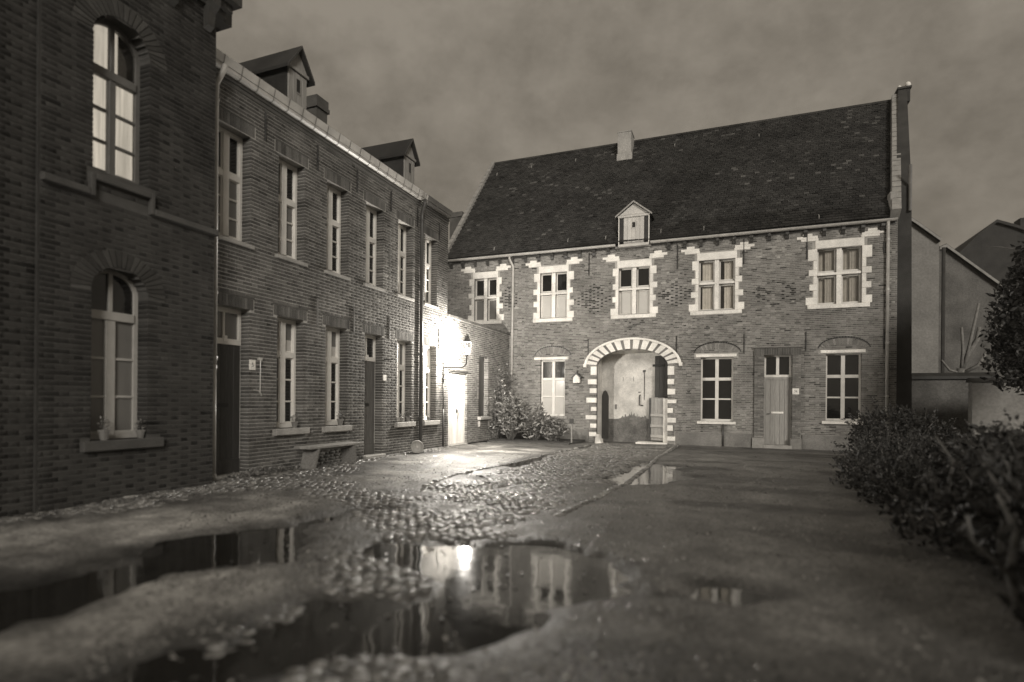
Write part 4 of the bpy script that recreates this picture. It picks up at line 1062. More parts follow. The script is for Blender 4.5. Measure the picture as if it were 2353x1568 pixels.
def pools_sd(x, y):
    r = np.full(x.shape, -1e9)
    wob = .24 * (vnoise(x, y, .4, 21) - .5) + .13 * (vnoise(x, y, .14, 22) - .5)
    for p in POOLS: r = np.maximum(r, sdist(x, y, p))
    return r + wob * np.clip(1.5 - np.abs(r), 0, 1)
WATER = -.022
def ground_h(x, y, fine=True):
    h = -.085 * sm(14, 19.5, y)
    sd_ = pools_sd(x, y)
    h = h + .03 * (vnoise(x, y, 1.1, 1) - .45) + .014 * (vnoise(x, y, .4, 2) - .5) + .010 * (vnoise(x, y, .17, 3) - .5) + .007 * (vnoise(x, y, .08, 4) - .5)
    h = np.where(sd_ < 0, np.maximum(h, -.014 - .085 * sm(14, 19.5, y) + .004 * vnoise(x, y, .2, 8)), h)
    h = h * (1 - sm(-.15, .05, sd_)) + (WATER + .002) * sm(-.15, .05, sd_) - .05 * sm(0.0, .3, sd_)
    return h
SAND = [[(-6.72, 15.6), (-6.61, 13.18), (-7.2, 10.94), (-5.9, 7.85), (-5.1, 7.2), (-4.6, 8.2), (-4.66, 9.3), (-4.6, 15)], [(-6.0, 5.9), (-5.0, 5.9), (-4.6, 4.9), (-5.1, 3.6), (-6.6, 2.2), (-7.0, 3.4), (-6.4, 5)],
        [(-4.1, 3.1), (-3.3, 3.75), (-2.8, 3.0), (-2.9, 1.8), (-3.9, 1.5)]]
def ground_sheet(name, x0, x1, y0, y1, st, mat_):
    X = np.arange(x0, x1 + 1e-6, st); Y = np.arange(y0, y1 + 1e-6, st)
    gx_, gy_ = np.meshgrid(X, Y, indexing='ij'); z = ground_h(gx_, gy_)
    V = np.stack([gx_, gy_, z], -1).reshape(-1, 3); nx, ny = len(X), len(Y)
    i = (np.arange(nx - 1)[:, None] * ny + np.arange(ny - 1)[None]).ravel()
    F = np.stack([i, i + ny, i + ny + 1, i + 1], 1)
    fc = V[F].mean(1); sand = np.zeros(len(F))
    for q_ in SAND: sand = np.maximum(sand, sm(-.3, .35, sdist(fc[:, 0], fc[:, 1], q_) + .4 * (vnoise(fc[:, 0], fc[:, 1], .5, 41) - .5)))
    return mesh_obj(name, V, F, mat_, None, (1.0 + 1.7 * sand + .5 * (vnoise(fc[:, 0], fc[:, 1], .9, 42) - .5)) * (1 - .45 * sm(.58, .75, vnoise(fc[:, 0] * .45, fc[:, 1], .5, 43))) * (1 + .45 * (vnoise(fc[:, 0], fc[:, 1], .12, 44) - .5)) * (1 - .4 * sm(-.3, -.02, pools_sd(fc[:, 0], fc[:, 1]) + .25 * (vnoise(fc[:, 0], fc[:, 1], .3, 45) - .5))), True)
# courtyard earth: damp sandy grit, smoother and paler in the sandy patches
GR = mat('damp grit', .125, .5, 1.6, .5, 1.0, 34, fine=.45, spec=.45, rvar=.14, tint=True)
ground = ground_sheet('ground', -8.2, 9.0, -1.5, 20.6, .055, GR)
tag(ground, 'damp sandy courtyard ground with worn cobbles and puddles', kind='structure')
far = MB(); far.add([(-60, -30, -.75), (60, -30, -.75), (60, 90, -.75), (-60, 90, -.75)], [(0, 1, 2, 3)])
tag(far.build('terrain', SOIL), 'dark terrain around the courtyard', kind='structure')
mb = MB(); mb.hexa([(9, -1.5, -.7), (40, -1.5, -.7), (40, 45, -.7), (9, 45, -.7), (9, -1.5, -.02), (40, -1.5, -.02), (40, 45, -.02), (9, 45, -.02)]); mb.hexa([(4.9, 20.6, -.7), (9, 20.6, -.7), (9, 45, -.7), (4.9, 45, -.7), (4.9, 20.6, -.1), (9, 20.6, -.1), (9, 45, -.1), (4.9, 45, -.1)])
tag(mb.build('garden_earth', SOIL), 'dark garden earth beyond the courtyard', kind='structure')

wm = bpy.data.materials.new('water'); wm.use_nodes = True; t = wm.node_tree; P_ = t.nodes['Principled BSDF']
P_.inputs['Base Color'].default_value = (.012, .011, .009, 1); P_.inputs['Roughness'].default_value = .065; P_.inputs['IOR'].default_value = 1.85
gN = t.nodes.new('ShaderNodeNewGeometry'); nz = t.nodes.new('ShaderNodeTexNoise'); nz.inputs['Scale'].default_value = 5; nz.inputs['Detail'].default_value = 2
bp = t.nodes.new('ShaderNodeBump'); bp.inputs['Strength'].default_value = .03; bp.inputs['Distance'].default_value = .05
t.links.new(gN.outputs['Position'], nz.inputs['Vector']); t.links.new(nz.outputs['Fac'], bp.inputs['Height']); t.links.new(bp.outputs[0], P_.inputs['Normal'])
labs = ['wide foreground puddle mirroring the lamp and the gatehouse', 'long dark puddle in front of the near house', 'puddle on the gravel reflecting the gate stones', 'narrow puddle along the cobble lane edge',
        'little puddle among the cobbles', 'tiny puddle alone in the open gravel', 'thin puddle beside the sandy patch']
cs = .1
gx_, gy_ = np.meshgrid(np.arange(-8, 2, cs) + cs / 2, np.arange(-1, 15, cs) + cs / 2, indexing='ij')
SDS = np.stack([sdist(gx_, gy_, p) for p in POOLS]); own = SDS.argmax(0); inn = SDS.max(0) > -.32
for k in range(len(POOLS)):
    sel = inn & (own == k); cx, cy = gx_[sel], gy_[sel]; n = len(cx); h = cs / 2
    lev = WATER
    V = np.stack([np.stack([cx + sx * h, cy + sy * h, np.full(n, lev)], 1) for sx, sy in ((-1, -1), (1, -1), (1, 1), (-1, 1))], 1).reshape(-1, 3)
    V = np.round(V, 4); uq, inv = np.unique(V, axis=0, return_inverse=True)
    tag(mesh_obj('puddle', uq, inv.reshape(-1, 4), wm), labs[k], kind='structure')

# cobbles: how far they stick out of the grit
def cob_off(x, y):
    o = np.full(x.shape, -.05)
    def region(poly, val, soft=.3):
        nonlocal o
        s_ = sm(-soft, soft, sdist(x, y, poly) + .25 * (vnoise(x, y, .7, 31) - .5)); o = o * (1 - s_) + val * s_
    region([(-4.4, 5.2), (-4.3, 6.8), (-4.5, 9), (-4.45, 14), (-4.25, 19.7), (-1.7, 19.7), (-1.62, 12), (-1.6, 9.3), (-1.85, 7), (-1.76, 5.6), (-2.6, 4.9), (-3.4, 4.6)], .007)
    region([(-8, 2), (-8, 15.2), (-7.35, 15.2), (-7.25, 9), (-6.5, 6.4), (-6.6, 4.6), (-7.2, 3.3), (-7.2, 2)], .011)
    region([(-7.6, 6.2), (-7.3, 10), (-5.8, 8), (-4.9, 7.3), (-4.0, 8), (-3.6, 5.4), (-4.5, 5.7), (-5.6, 6.1)], .009)
    region([(-3.3, 3.75), (-3.15, 4.3), (-2.5, 4.1), (-2.0, 3.75), (-1.9, 3.3), (-2.5, 3.15), (-2.9, 3.3)], .008, .15)
    region([(-2.95, 2.3), (-2.8, 2.95), (-2.4, 2.9), (-2.25, 2.45), (-2.6, 2.1)], .018, .12)
    region([(-2.0, 2.3), (-1.6, 2.6), (-1.2, 2.5), (-1.3, 2.1), (-1.9, 2.0)], .014, .15)
    region([(-3.2, 4.3), (-2.6, 4.7), (-1.6, 5.2), (-.6, 4.7), (-.5, 4.95), (-1.6, 5.6), (-3.4, 4.9)], .014, .15)
    for s_ in SAND: region(s_, -.04, .25)
    return o + .024 * (vnoise(x, y, .8, 33) - .5) + .012 * (vnoise(x, y, .3, 34) - .5) + .002
rngC = np.random.default_rng(2)
cw, cl = .098, .118
ys_ = np.arange(1.4, 19.8, cw); C = []
for k, y in enumerate(ys_):
    xs = np.arange(-7.86, -1.3, cl) + (cl / 2 if k % 2 else 0)
    C.append(np.stack([xs, np.full(len(xs), y)], 1))
C = np.concatenate(C); C = C + rngC.normal(0, .016, C.shape) + np.stack([.05 * (vnoise(C[:, 0], C[:, 1], .5, 61) - .5), .09 * (vnoise(C[:, 0], C[:, 1], .7, 62) - .5)], 1); C = C[C[:, 0] > -7.78]
off = cob_off(C[:, 0], C[:, 1]); gh = ground_h(C[:, 0], C[:, 1])
sd_c = pools_sd(C[:, 0], C[:, 1])
base = np.where(sd_c > .08, np.maximum(gh, WATER - .03), gh)
keep = off > -.022
C = C[keep]; top = (base + off)[keep] + rngC.normal(0, .003, keep.sum()); nC = len(C)
def cobgeo(seed):
    r = np.random.default_rng(seed); V = []; F = []
    g = np.linspace(-1, 1, 4)
    for i in range(4):
        for j in range(4):
            a, b = g[i], g[j]; rr = max(abs(a), abs(b)); corner = abs(a * b) == 1
            k = .86 if corner else 1
            V.append((a * .054 * k * (1 + .06 * r.standard_normal()), b * .044 * k * (1 + .06 * r.standard_normal()), -.005 * (rr == 1) - (.005 if corner else 0) + .002 * r.standard_normal()))
    for i in range(3):
        for j in range(3): F.append((i * 4 + j, (i + 1) * 4 + j, (i + 1) * 4 + j + 1, i * 4 + j + 1))
    ring = [(0, 0), (1, 0), (2, 0), (3, 0), (3, 1), (3, 2), (3, 3), (2, 3), (1, 3), (0, 3), (0, 2), (0, 1)]; b0 = len(V)
    for i, j in ring:
        v = V[i * 4 + j]; V.append((v[0] * 1.04, v[1] * 1.04, -.075))
    for q in range(12):
        a = ring[q]; b = ring[(q + 1) % 12]; F.append((b[0] * 4 + b[1], a[0] * 4 + a[1], b0 + q, b0 + (q + 1) % 12))
    return np.array(V), np.array(F)
GEO = [cobgeo(i) for i in range(8)]
KB = []
for poly in ([(-1.66, 19.3), (-1.64, 12.5), (-1.62, 9.3), (-1.78, 7.2), (-1.9, 6.2)], [(-4.2, 17.6), (-4.3, 14.3), (-4.5, 10.8), (-4.62, 9.0), (-4.45, 7.6)]):
    for (ax_, ay_), (bx_, by_) in zip(poly[:-1], poly[1:]):
        nk = int(math.hypot(bx_ - ax_, by_ - ay_) / .2)
        for q in range(nk): KB.append((ax_ + (bx_ - ax_) * q / nk, ay_ + (by_ - ay_) * q / nk, math.atan2(by_ - ay_, bx_ - ax_)))
KB = np.array(KB); nK = len(KB)
near_ = np.array([np.hypot(C[:, 0] - k[0], C[:, 1] - k[1]) < .11 for k in KB]).any(0); C = C[~near_]; top = top[~near_]
C = np.concatenate([C, KB[:, :2]]); top = np.concatenate([top, np.maximum(ground_h(KB[:, 0], KB[:, 1]), WATER) + .022 + rngC.normal(0, .004, nK)]); nC = len(C)
rot = rngC.normal(0, .17, nC); scx = rngC.uniform(.7, 1.16, nC); scy = rngC.uniform(.75, 1.14, nC); tiltx = rngC.normal(0, .035, nC); tilty = rngC.normal(0, .035, nC)
rot[-nK:] = KB[:, 2] + rngC.normal(0, .05, nK); scx[-nK:] = rngC.uniform(1.6, 1.85, nK); scy[-nK:] = rngC.uniform(1.0, 1.25, nK)
which = rngC.integers(0, 8, nC); tnt = np.clip(1 + .35 * rngC.standard_normal(nC), .4, 2)
dist = np.hypot(np.hypot(C[:, 0], C[:, 1]), 1.32)
rel = np.stack([C[:, 0], C[:, 1], np.full(nC, -1.32)], 1); zz = rel @ np.array(fw); px = 1176.5 + 1294.7 * (rel @ np.array(cr)) / zz; py = 924.94 - 1294.7 * (rel @ np.array(cu)) / zz
dist += np.where((px > 0) & (px < 2353) & (py < 1568) & (zz > 0), 0, 1e5)
order = np.argsort(dist)[:300]; isS = np.zeros(nC, bool); isS[order] = True
VV, FF, TT = [], [], []; nv = 0
for k in range(8):
    s_ = (which == k) & ~isS; n = s_.sum(); V0, F0 = GEO[k]
    x = V0[None, :, 0] * scx[s_, None]; y = V0[None, :, 1] * scy[s_, None]; z = V0[None, :, 2] + x * tiltx[s_, None] + y * tilty[s_, None]
    c_, s__ = np.cos(rot[s_])[:, None], np.sin(rot[s_])[:, None]
    P_3 = np.stack([x * c_ - y * s__ + C[s_, 0][:, None], x * s__ + y * c_ + C[s_, 1][:, None], z + top[s_][:, None]], -1)
    VV.append(P_3.reshape(-1, 3)); FF.append((np.arange(n)[:, None, None] * len(V0) + F0[None]).reshape(-1, 4) + nv); nv += n * len(V0); TT.append(np.repeat(tnt[s_], len(F0)))
o = mesh_obj('cobbles', np.concatenate(VV), np.concatenate(FF), COB, ground, np.concatenate(TT), True); o['kind'] = 'stuff'
var = []
for k in range(8):
    ob = mesh_obj('cobble', GEO[k][0], GEO[k][1], COB, None, np.full(len(GEO[k][1]), .6 + .1 * k), True); var.append(ob.data); bpy.data.objects.remove(ob)
for i in order:
    ob = bpy.data.objects.new('cobble', var[which[i]]); COL.objects.link(ob); ob.parent = ground
    ob.location = (C[i, 0], C[i, 1], top[i]); ob.rotation_euler = (tilty[i], -tiltx[i], rot[i]); ob.scale = (scx[i], scy[i], 1)

# loose grit and small stones lying about
n = 70000
gy1 = 1.6 + 12 * rngC.random(n) ** 1.7; gx1 = rngC.uniform(-1.0, 1.0, n) * (.62 * gy1 + 1.2) - .36 * gy1; kk_ = (gx1 > -7.75) & (gx1 < 4); gx1, gy1 = gx1[kk_], gy1[kk_]; n = len(gx1)
k_ = (pools_sd(gx1, gy1) < -.02) & (rngC.random(n) < .12 + 1.3 * vnoise(gx1, gy1, .55, 51) ** 2); gx1, gy1 = gx1[k_], gy1[k_]; n = len(gx1)
r_ = np.abs(rngC.normal(0, .005, n)) + .0035 + rngC.uniform(.004, .014, n) * (rngC.random(n) < .05); z_ = ground_h(gx1, gy1)
base_ = np.array([(1, 0, 0), (0, 1, 0), (-1, 0, 0), (0, -1, 0), (0, 0, .8)])
V = (base_[None] * rngC.uniform(.7, 1.3, (n, 5, 1)) * r_[:, None, None] + np.stack([gx1, gy1, z_], 1)[:, None]).reshape(-1, 3)
F = (np.arange(n)[:, None, None] * 5 + np.array([(0, 1, 4), (1, 2, 4), (2, 3, 4), (3, 0, 4)])[None]).reshape(-1, 3)
tag(mesh_obj('gravel', V, F, GRAV, None, np.repeat(rngC.uniform(.5, 2.2, n), 4)), 'loose grit and small stones on the courtyard', kind='stuff')

# fallen leaves on the ground and floating at the puddle edges
n = 1500; ly = 1.8 + 16 * rngC.random(n) ** 1.3; lx = rngC.uniform(-1.0, 1.0, n) * (.55 * ly + 1) - .3 * ly
k_ = (lx > -7.7) & (lx < 3.2) & (rngC.random(n) < .25 + vnoise(lx, ly, 1.2, 81)); lx, ly = lx[k_], ly[k_]; n = len(lx)
lz = np.maximum(ground_h(lx, ly), WATER) + np.where(cob_off(lx, ly) > 0, np.maximum(cob_off(lx, ly), 0), 0) + .006
an = rngC.uniform(0, 6.28, n)
LEAF_SPOTS = (np.stack([lx, ly, lz], 1), np.stack([np.cos(an) * 3, np.sin(an) * 3, rngC.normal(.1, .35, n)], 1))

# kerb-like edge stones of the planting bed, bed soil
mb = MB(); mb.hexa([(-7.8, 17.6, -.2), (-4.95, 17.9, -.2), (-4.85, 19.86, -.2), (-7.8, 19.86, -.2), (-7.8, 17.75, .0), (-5.0, 18.05, -.03), (-4.9, 19.86, 0), (-7.8, 19.86, .02)])
tag(mb.build('planting_bed', SOIL), 'dark planting bed in the corner of the courtyard', kind='structure')

# ================================================================== PLANTS
def leaf_mesh(name, ctr, size, mat_, parent, upb=.3, seed=0, tint=None, aspect=.5, dirs=None):
    r = np.random.default_rng(seed); n = len(ctr)
    d = r.standard_normal((n, 3)) if dirs is None else dirs + .35 * r.standard_normal((n, 3)); d[:, 2] += upb if dirs is None else 0
    d /= np.linalg.norm(d, axis=1)[:, None]
    s_ = np.cross(d, r.standard_normal((n, 3))); s_ /= np.linalg.norm(s_, axis=1)[:, None]; nn_ = np.cross(d, s_)
    L_ = size * r.uniform(.45, 1.5, n); w_ = L_ * aspect * r.uniform(.8, 1.2, n)
    base = ctr; tip = ctr + d * L_[:, None]; mid = ctr + d * (L_ * .45)[:, None]
    lf = mid + s_ * (w_ / 2)[:, None] + nn_ * (w_ * .18)[:, None]; rg = mid - s_ * (w_ / 2)[:, None] + nn_ * (w_ * .18)[:, None]
    tip = tip - nn_ * (L_ * .1)[:, None]
    V = np.stack([base, lf, tip, rg], 1).reshape(-1, 3); F = (np.arange(n)[:, None, None] * 4 + np.array([(0, 1, 2), (0, 2, 3)])[None]).reshape(-1, 3)
    tn = np.repeat(r.uniform(.55, 1.5, n) if tint is None else tint, 2)
    return mesh_obj(name, V, F, mat_, parent, tn)

def stems(name, starts, ends, r0, parent, mat_=BARK, sag=.2, seed=0, nseg=5):
    r = np.random.default_rng(seed); mb = MB(); pts = []
    for a, b in zip(starts, ends):
        a = np.array(a, float); b = np.array(b, float); bend = r.normal(0, .08, 3) * np.linalg.norm(b - a)
        pp = []
        for i in range(nseg + 1):
            t = i / nseg; p = a + (b - a) * t + bend * math.sin(math.pi * t); p[2] += sag * math.sin(math.pi * t * .9) * np.linalg.norm(b - a) * .5
            pp.append(p)
        mb.tube([tuple(p) for p in pp], [r0 * (1 - .8 * i / nseg) for i in range(nseg + 1)], 5); pts.append(pp)
    mb.build(name, mat_, parent, True); return pts

def arching_shrub(label, x, y, z, rad, h, nst, lsize, seed, group=None, lean=(0, 0), leaves=14):
    t = thing('leafy_shrub', label, 'shrub', (x, y, z), group)
    r = np.random.default_rng(seed); st, en = [], []
    for i in range(nst):
        a = r.uniform(0, 2 * math.pi); k = r.uniform(.35, 1.0)
        st.append((x + .07 * math.cos(a), y + .07 * math.sin(a), z)); en.append((x + rad * k * math.cos(a) + lean[0], min(y + rad * .7 * k * math.sin(a) + lean[1], 19.75), z + h * r.uniform(.45, 1.0) * (1.15 - .45 * k)))
    P_ = stems('stem', st, en, .009, t, sag=.35, seed=seed)
    c, d, tn = [], [], []
    for pp in P_:
        for q in range(leaves):
            u = r.uniform(.25, 1.0) * (len(pp) - 1.001); i = int(u); f_ = u - i
            p = pp[i] * (1 - f_) + pp[i + 1] * f_; dd = (pp[i + 1] - pp[i]); dd = dd / np.linalg.norm(dd)
            c.append(p + r.normal(0, .035, 3)); d.append(dd * .7 + np.array([r.normal(0, .6), r.normal(0, .6), -.1 + r.normal(0, .4)])); tn.append(r.uniform(.6, 1.6))
    c = np.array(c); c[:, 1] = np.minimum(c[:, 1], 19.8); c[:, 2] = np.maximum(c[:, 2], z + .02)
    leaf_mesh('leaves', c, lsize, LEAF, t, seed=seed, dirs=np.array(d), tint=np.array(tn), aspect=.34); return t
arching_shrub('tall arching shrub in the corner beneath the wall niche', -7.25, 18.5, -.05, .75, 1.75, 60, .16, 1, leaves=26)
arching_shrub('bushy arching shrub under the window with white blind', -6.45, 18.7, -.06, .75, 1.3, 60, .15, 2, leaves=24)
arching_shrub('low twiggy shrub beside the wooden stake', -5.7, 18.75, -.08, .6, .95, 55, .12, 3, leaves=16)
pos_, dir_ = LEAF_SPOTS; LIT = mat('fallen leaf', .14, .4, 6, .3, 0, tint=True, spec=.5)
rL = np.random.default_rng(3); nL = len(pos_); dd_ = dir_ / np.linalg.norm(dir_, axis=1)[:, None]
L_ = rL.uniform(.025, .06, nL); sd_ = np.stack([-dd_[:, 1], dd_[:, 0], rL.normal(0, .25, nL)], 1); wv = (L_ * .3)[:, None]
md_ = pos_ + dd_ * (L_ * .5)[:, None]
V = np.stack([pos_, md_ + sd_ * wv + np.array([0, 0, .006]), pos_ + dd_ * L_[:, None], md_ - sd_ * wv + np.array([0, 0, .006])], 1).reshape(-1, 3)
F = (np.arange(nL)[:, None, None] * 4 + np.array([(0, 1, 2), (0, 2, 3)])[None]).reshape(-1, 3)
tag(mesh_obj('leaf_litter', V, F, LIT, None, np.repeat(rL.uniform(.4, 2.2, nL), 2)), 'fallen leaves scattered over the wet courtyard', kind='stuff')
# climber on the low wall
cl = thing('climbing_plant', 'climbing plant with small leaves growing up the lamp-lit wall', 'climber', (-7.8, 18.8, 0))
r = np.random.default_rng(9); st, en = [], []
for i in range(34):
    y0_ = r.uniform(18.2, 19.5); st.append((-7.8, y0_, 0)); en.append((-7.82 + r.uniform(0, .1), np.clip(y0_ + r.normal(0, .45), 17.6, 19.75), r.uniform(1.3, 2.75)))
PP = stems('stem', st, en, .008, cl, sag=0, seed=4)
c = []
for pp in PP:
    for q in range(70):
        u = r.uniform(.3, 1) * (len(pp) - 1.001); i = int(u); p = pp[i] * (1 - u + i) + pp[i + 1] * (u - i); c.append(p + np.array([abs(r.normal(.04, .07)), r.normal(0, .09), r.normal(0, .07)]))
c = np.array(c); c[:, 1] = np.minimum(c[:, 1], 19.8); leaf_mesh('leaves', c, .085, LEAF, cl, seed=8, aspect=.5)

def bush(name, label, cat, ellipsoids, n, lsize, seed, mat_=LEAFD, twigs=24, group=None, aspect=.55, twr=.014, bmat=BARK):
    """ellipsoids: (cx, cy, cz, rx, ry, rz)"""
    cx, cy = ellipsoids[0][:2]; t = thing(name, label, cat, (cx, cy, 0), group)
    r = np.random.default_rng(seed); C_ = []
    vol = np.array([e[3] * e[4] * e[5] for e in ellipsoids]); ks = r.choice(len(ellipsoids), n, p=vol / vol.sum())
    E_ = np.array(ellipsoids)[ks]; d = r.standard_normal((n, 3)); d /= np.linalg.norm(d, axis=1)[:, None]
    rad = r.uniform(.35, 1.0, n) ** .45
    lump = 1 + .28 * (vnoise(d[:, 0] * 2 + E_[:, 0], d[:, 2] * 2 + E_[:, 1] + d[:, 1], .5, seed) - .5) + .15 * (vnoise(d[:, 1] * 3, d[:, 2] * 3 + d[:, 0] * 2, .25, seed + 1) - .5)
    P_ = E_[:, :3] + d * E_[:, 3:] * (rad * lump)[:, None]; gap = vnoise(P_[:, 0] + .7 * P_[:, 2], P_[:, 1] + .6 * P_[:, 2], .28, seed + 3) * .6 + vnoise(P_[:, 0] - P_[:, 2], P_[:, 1] * 1.1, .12, seed + 4) * .4
    P_ = P_[(P_[:, 2] > .0) & (gap > .4)]
    leaf_mesh('leaves', P_, lsize, mat_, t, seed=seed, aspect=aspect)
    if not twigs: return t
    st, en = [], []
    for i in range(twigs):
        e = ellipsoids[r.integers(len(ellipsoids))]; a = r.standard_normal(3); a /= np.linalg.norm(a); a[2] = abs(a[2])
        st.append((e[0] + .2 * e[3] * a[0], e[1] + .2 * e[4] * a[1], 0)); en.append(np.array(e[:3]) + a * np.array(e[3:]) * r.uniform(.8, 1.08))
    stems('branch', st, en, twr, t, bmat, sag=.1, seed=seed)
    st, en, sc, sdn = [], [], [], []
    for i in range(twigs * 3):
        e = ellipsoids[r.integers(len(ellipsoids))]; a = r.standard_normal(3); a[2] = abs(a[2]) + .35; a /= np.linalg.norm(a)
        p0 = np.array(e[:3]) + a * np.array(e[3:]) * .75; L0 = r.uniform(.25, .6) * e[5] ** .5
        dd = a + np.array([0, 0, .5]) + r.normal(0, .25, 3); dd /= np.linalg.norm(dd); p1 = p0 + dd * L0
        if p0[2] < .05: continue
        st.append(p0); en.append(p1)
        for q in range(12):
            k = r.uniform(.2, 1.02); sc.append(p0 + (p1 - p0) * k + r.normal(0, .012, 3)); sdn.append(dd * .6 + r.normal(0, .7, 3))
    stems('shoot', st, en, .005, t, bmat, sag=.05, seed=seed + 9, nseg=3)
    for c_ in t.children:
        if c_.name.split('.')[0] in ('shoot', 'branch'): c_['kind'] = 'stuff'
    leaf_mesh('shoot_leaves', np.array(sc), lsize * .85, mat_, t, seed=seed + 5, aspect=aspect, dirs=np.array(sdn))
    return t
bush('hedge_bush', 'rounded glossy-leaved bush at the end of the hedge before the gatehouse', 'bush', [(3.25, 14.6, .6, .8, .85, .68), (3.9, 14.9, .5, .8, .8, .6), (2.75, 14.2, .3, .5, .5, .35)], 7000, .075, 1, twigs=16)
bush('hedge_bush', 'low spreading ground shrub sloping down to the gravel', 'bush', [(2.35, 10.6, .18, .75, 1.5, .42), (2.9, 11.8, .3, .8, 1.2, .5), (2.2, 9.0, .12, .6, 1.0, .3)], 7000, .07, 2, twigs=24)
bush('hedge_bush', 'dark hedge mass below the light garden wall', 'bush', [(4.3, 12.2, .4, 1.1, 1.4, .42), (4.0, 10.0, .4, 1.1, 1.5, .45), (5.4, 13.2, .4, 1.2, 1.2, .4), (6.4, 14.5, .4, 1.2, 1.3, .4)], 10000, .08, 3, twigs=30)
bush('leggy_shrub', 'dark leggy shrub with bare crooked branches near the foreground', 'bush', [(2.75, 6.6, .5, .8, 1.1, .5), (3.2, 8.2, .5, .9, 1.0, .5), (2.4, 5.4, .38, .7, .8, .5), (2.0, 6.6, .2, .55, .9, .32)], 7600, .09, 4, twigs=46, twr=.026)
bush('leggy_shrub', 'lowest dark shrub at the near end of the hedge row', 'bush', [(2.45, 4.3, .4, .8, .9, .5), (1.95, 3.7, .25, .5, .7, .38), (2.6, 3.2, .35, .8, .6, .45)], 7000, .085, 5, twigs=30, twr=.022)
lg = thing('leggy_shrub', 'bare crooked stems of an old cut-back shrub at the hedge foot', 'bush', (1.75, 4.6, 0))
for pth, r0 in (([(1.72, 4.4, -.05), (1.66, 4.5, .25), (1.75, 4.65, .5), (1.7, 4.8, .72)], .03), ([(1.95, 5.4, -.05), (1.9, 5.3, .3), (2.02, 5.5, .6), (1.92, 5.7, .85)], .026), ([(1.95, 5.35, .2), (2.2, 5.2, .5), (2.35, 5.3, .85)], .018),
                ([(2.1, 6.9, 0), (2.0, 6.8, .4), (2.12, 7.0, .75), (2.02, 7.2, 1.0)], .024), ([(1.68, 4.45, .22), (1.5, 4.6, .42), (1.45, 4.55, .6)], .016)):
    mb = MB(); mb.tube(pth, [r0, r0 * .9, r0 * .7, r0 * .4][:len(pth)], 7); mb.build('stem', BARK2, lg, True)
# evergreen tree over the wall
ev = bush('evergreen_tree', 'dark evergreen tree leaning over the garden wall', 'tree', [(6.9, 16.5, 3.6, 1.1, 1.2, 1.7), (6.6, 16.3, 2.9, 1.0, 1.0, 1.0), (7.6, 16.8, 3.4, 1.3, 1.3, 1.9), (7.3, 16.6, 4.6, .8, .9, 1.0), (7.9, 16.8, 5.0, .8, .8, 1.0), (6.5, 16.4, 2.3, .9, .9, .7)], 30000, .13, 6, twigs=0)
mb = MB(); mb.tube([(7.3, 16.6, -.1), (7.25, 16.55, 1.5), (7.3, 16.6, 3.2), (7.4, 16.7, 5)], [.14, .11, .08, .03], 8); mb.build('trunk', BARK, ev, True)
r = np.random.default_rng(77)
stems('branch', [(7.27, 16.58, z) for z in np.linspace(1.6, 4.4, 14)], [(7.3 + r.normal(0, .8), 16.6 + r.normal(0, .7), z + r.uniform(.2, .9)) for z in np.linspace(1.8, 4.6, 14)], .03, ev, seed=7)
# weeds at the foot of the row
wx = np.random.default_rng(5); n = 900
wy = wx.uniform(6.9, 9.0, n); wy = np.where(wx.random(n) < .5, wx.normal(7.75, .25, n), wy)
tag(leaf_mesh('weeds', np.stack([-7.8 + np.abs(wx.normal(0, .07, n)), wy, np.abs(wx.normal(.02, .03, n))], 1), .05, LEAF, None, upb=.8, seed=5), 'small weeds along the foot of the brick wall', kind='stuff')

# pollarded tree stubs behind the garden wall
pol = thing('pollarded_tree', 'bare pale stubs of a pollarded tree rising above the dark wall', 'tree', (7.3, 23.5, 0))
mb = MB(); mb.tube([(7.25, 23.5, 0), (7.25, 23.5, 2.2), (7.3, 23.5, 2.6)], [.16, .13, .12], 8); mb.build('trunk', BARK, pol, True)
PALE = mat('pale bark', .2, .8, 8, .3, .5, 40)
for pth, r0 in (([(7.3, 23.5, 2.5), (7.5, 23.5, 3.1), (7.75, 23.5, 3.6), (7.8, 23.5, 4.0)], .075), ([(7.3, 23.5, 2.5), (7.32, 23.4, 3.2), (7.28, 23.4, 4.0)], .05), ([(7.35, 23.5, 2.5), (7.5, 23.4, 3.4), (7.75, 23.4, 4.8)], .05),
                ([(7.35, 23.5, 2.45), (7.75, 23.4, 2.7), (8.0, 23.4, 3.2)], .06), ([(7.3, 23.5, 2.45), (6.95, 23.4, 2.55), (6.72, 23.4, 2.9)], .04)):
    mb = MB(); mb.tube(pth, [r0] * (len(pth) - 1) + [r0 * .75], 8); mb.build('branch', PALE, pol, True)

# ================================================================== GARDEN WALLS and far houses
gw = thing('garden_wall', 'dark old garden wall with dark coping behind the hedge', 'wall', (6, 22.5, 0))
mb = MB(); mb.box(4.9, 7.9, 22.4, 22.7, -.2, 2.22); mb.build('wall', RENDERD, gw)
mb = MB(lambda a, b, c: (c, 22.55 + a, b)); mb.prism([(-.24, 2.2), (.24, 2.2), (.2, 2.3), (0, 2.42), (-.2, 2.3)], 4.9, 7.95); mb.build('coping', SLATE, gw)
gw2 = thing('garden_wall', 'pale rendered garden wall under the evergreen tree', 'wall', (8.5, 20.3, 0))
mb = MB(); mb.hexa([(6.55, 20.2, -.2), (12, 20.9, -.2), (12, 21.2, -.2), (6.55, 20.5, -.2), (6.55, 20.2, 2.02), (12, 20.9, 2.02), (12, 21.2, 2.02), (6.55, 20.5, 2.02)]); mb.build('wall', RENDER_, gw2)
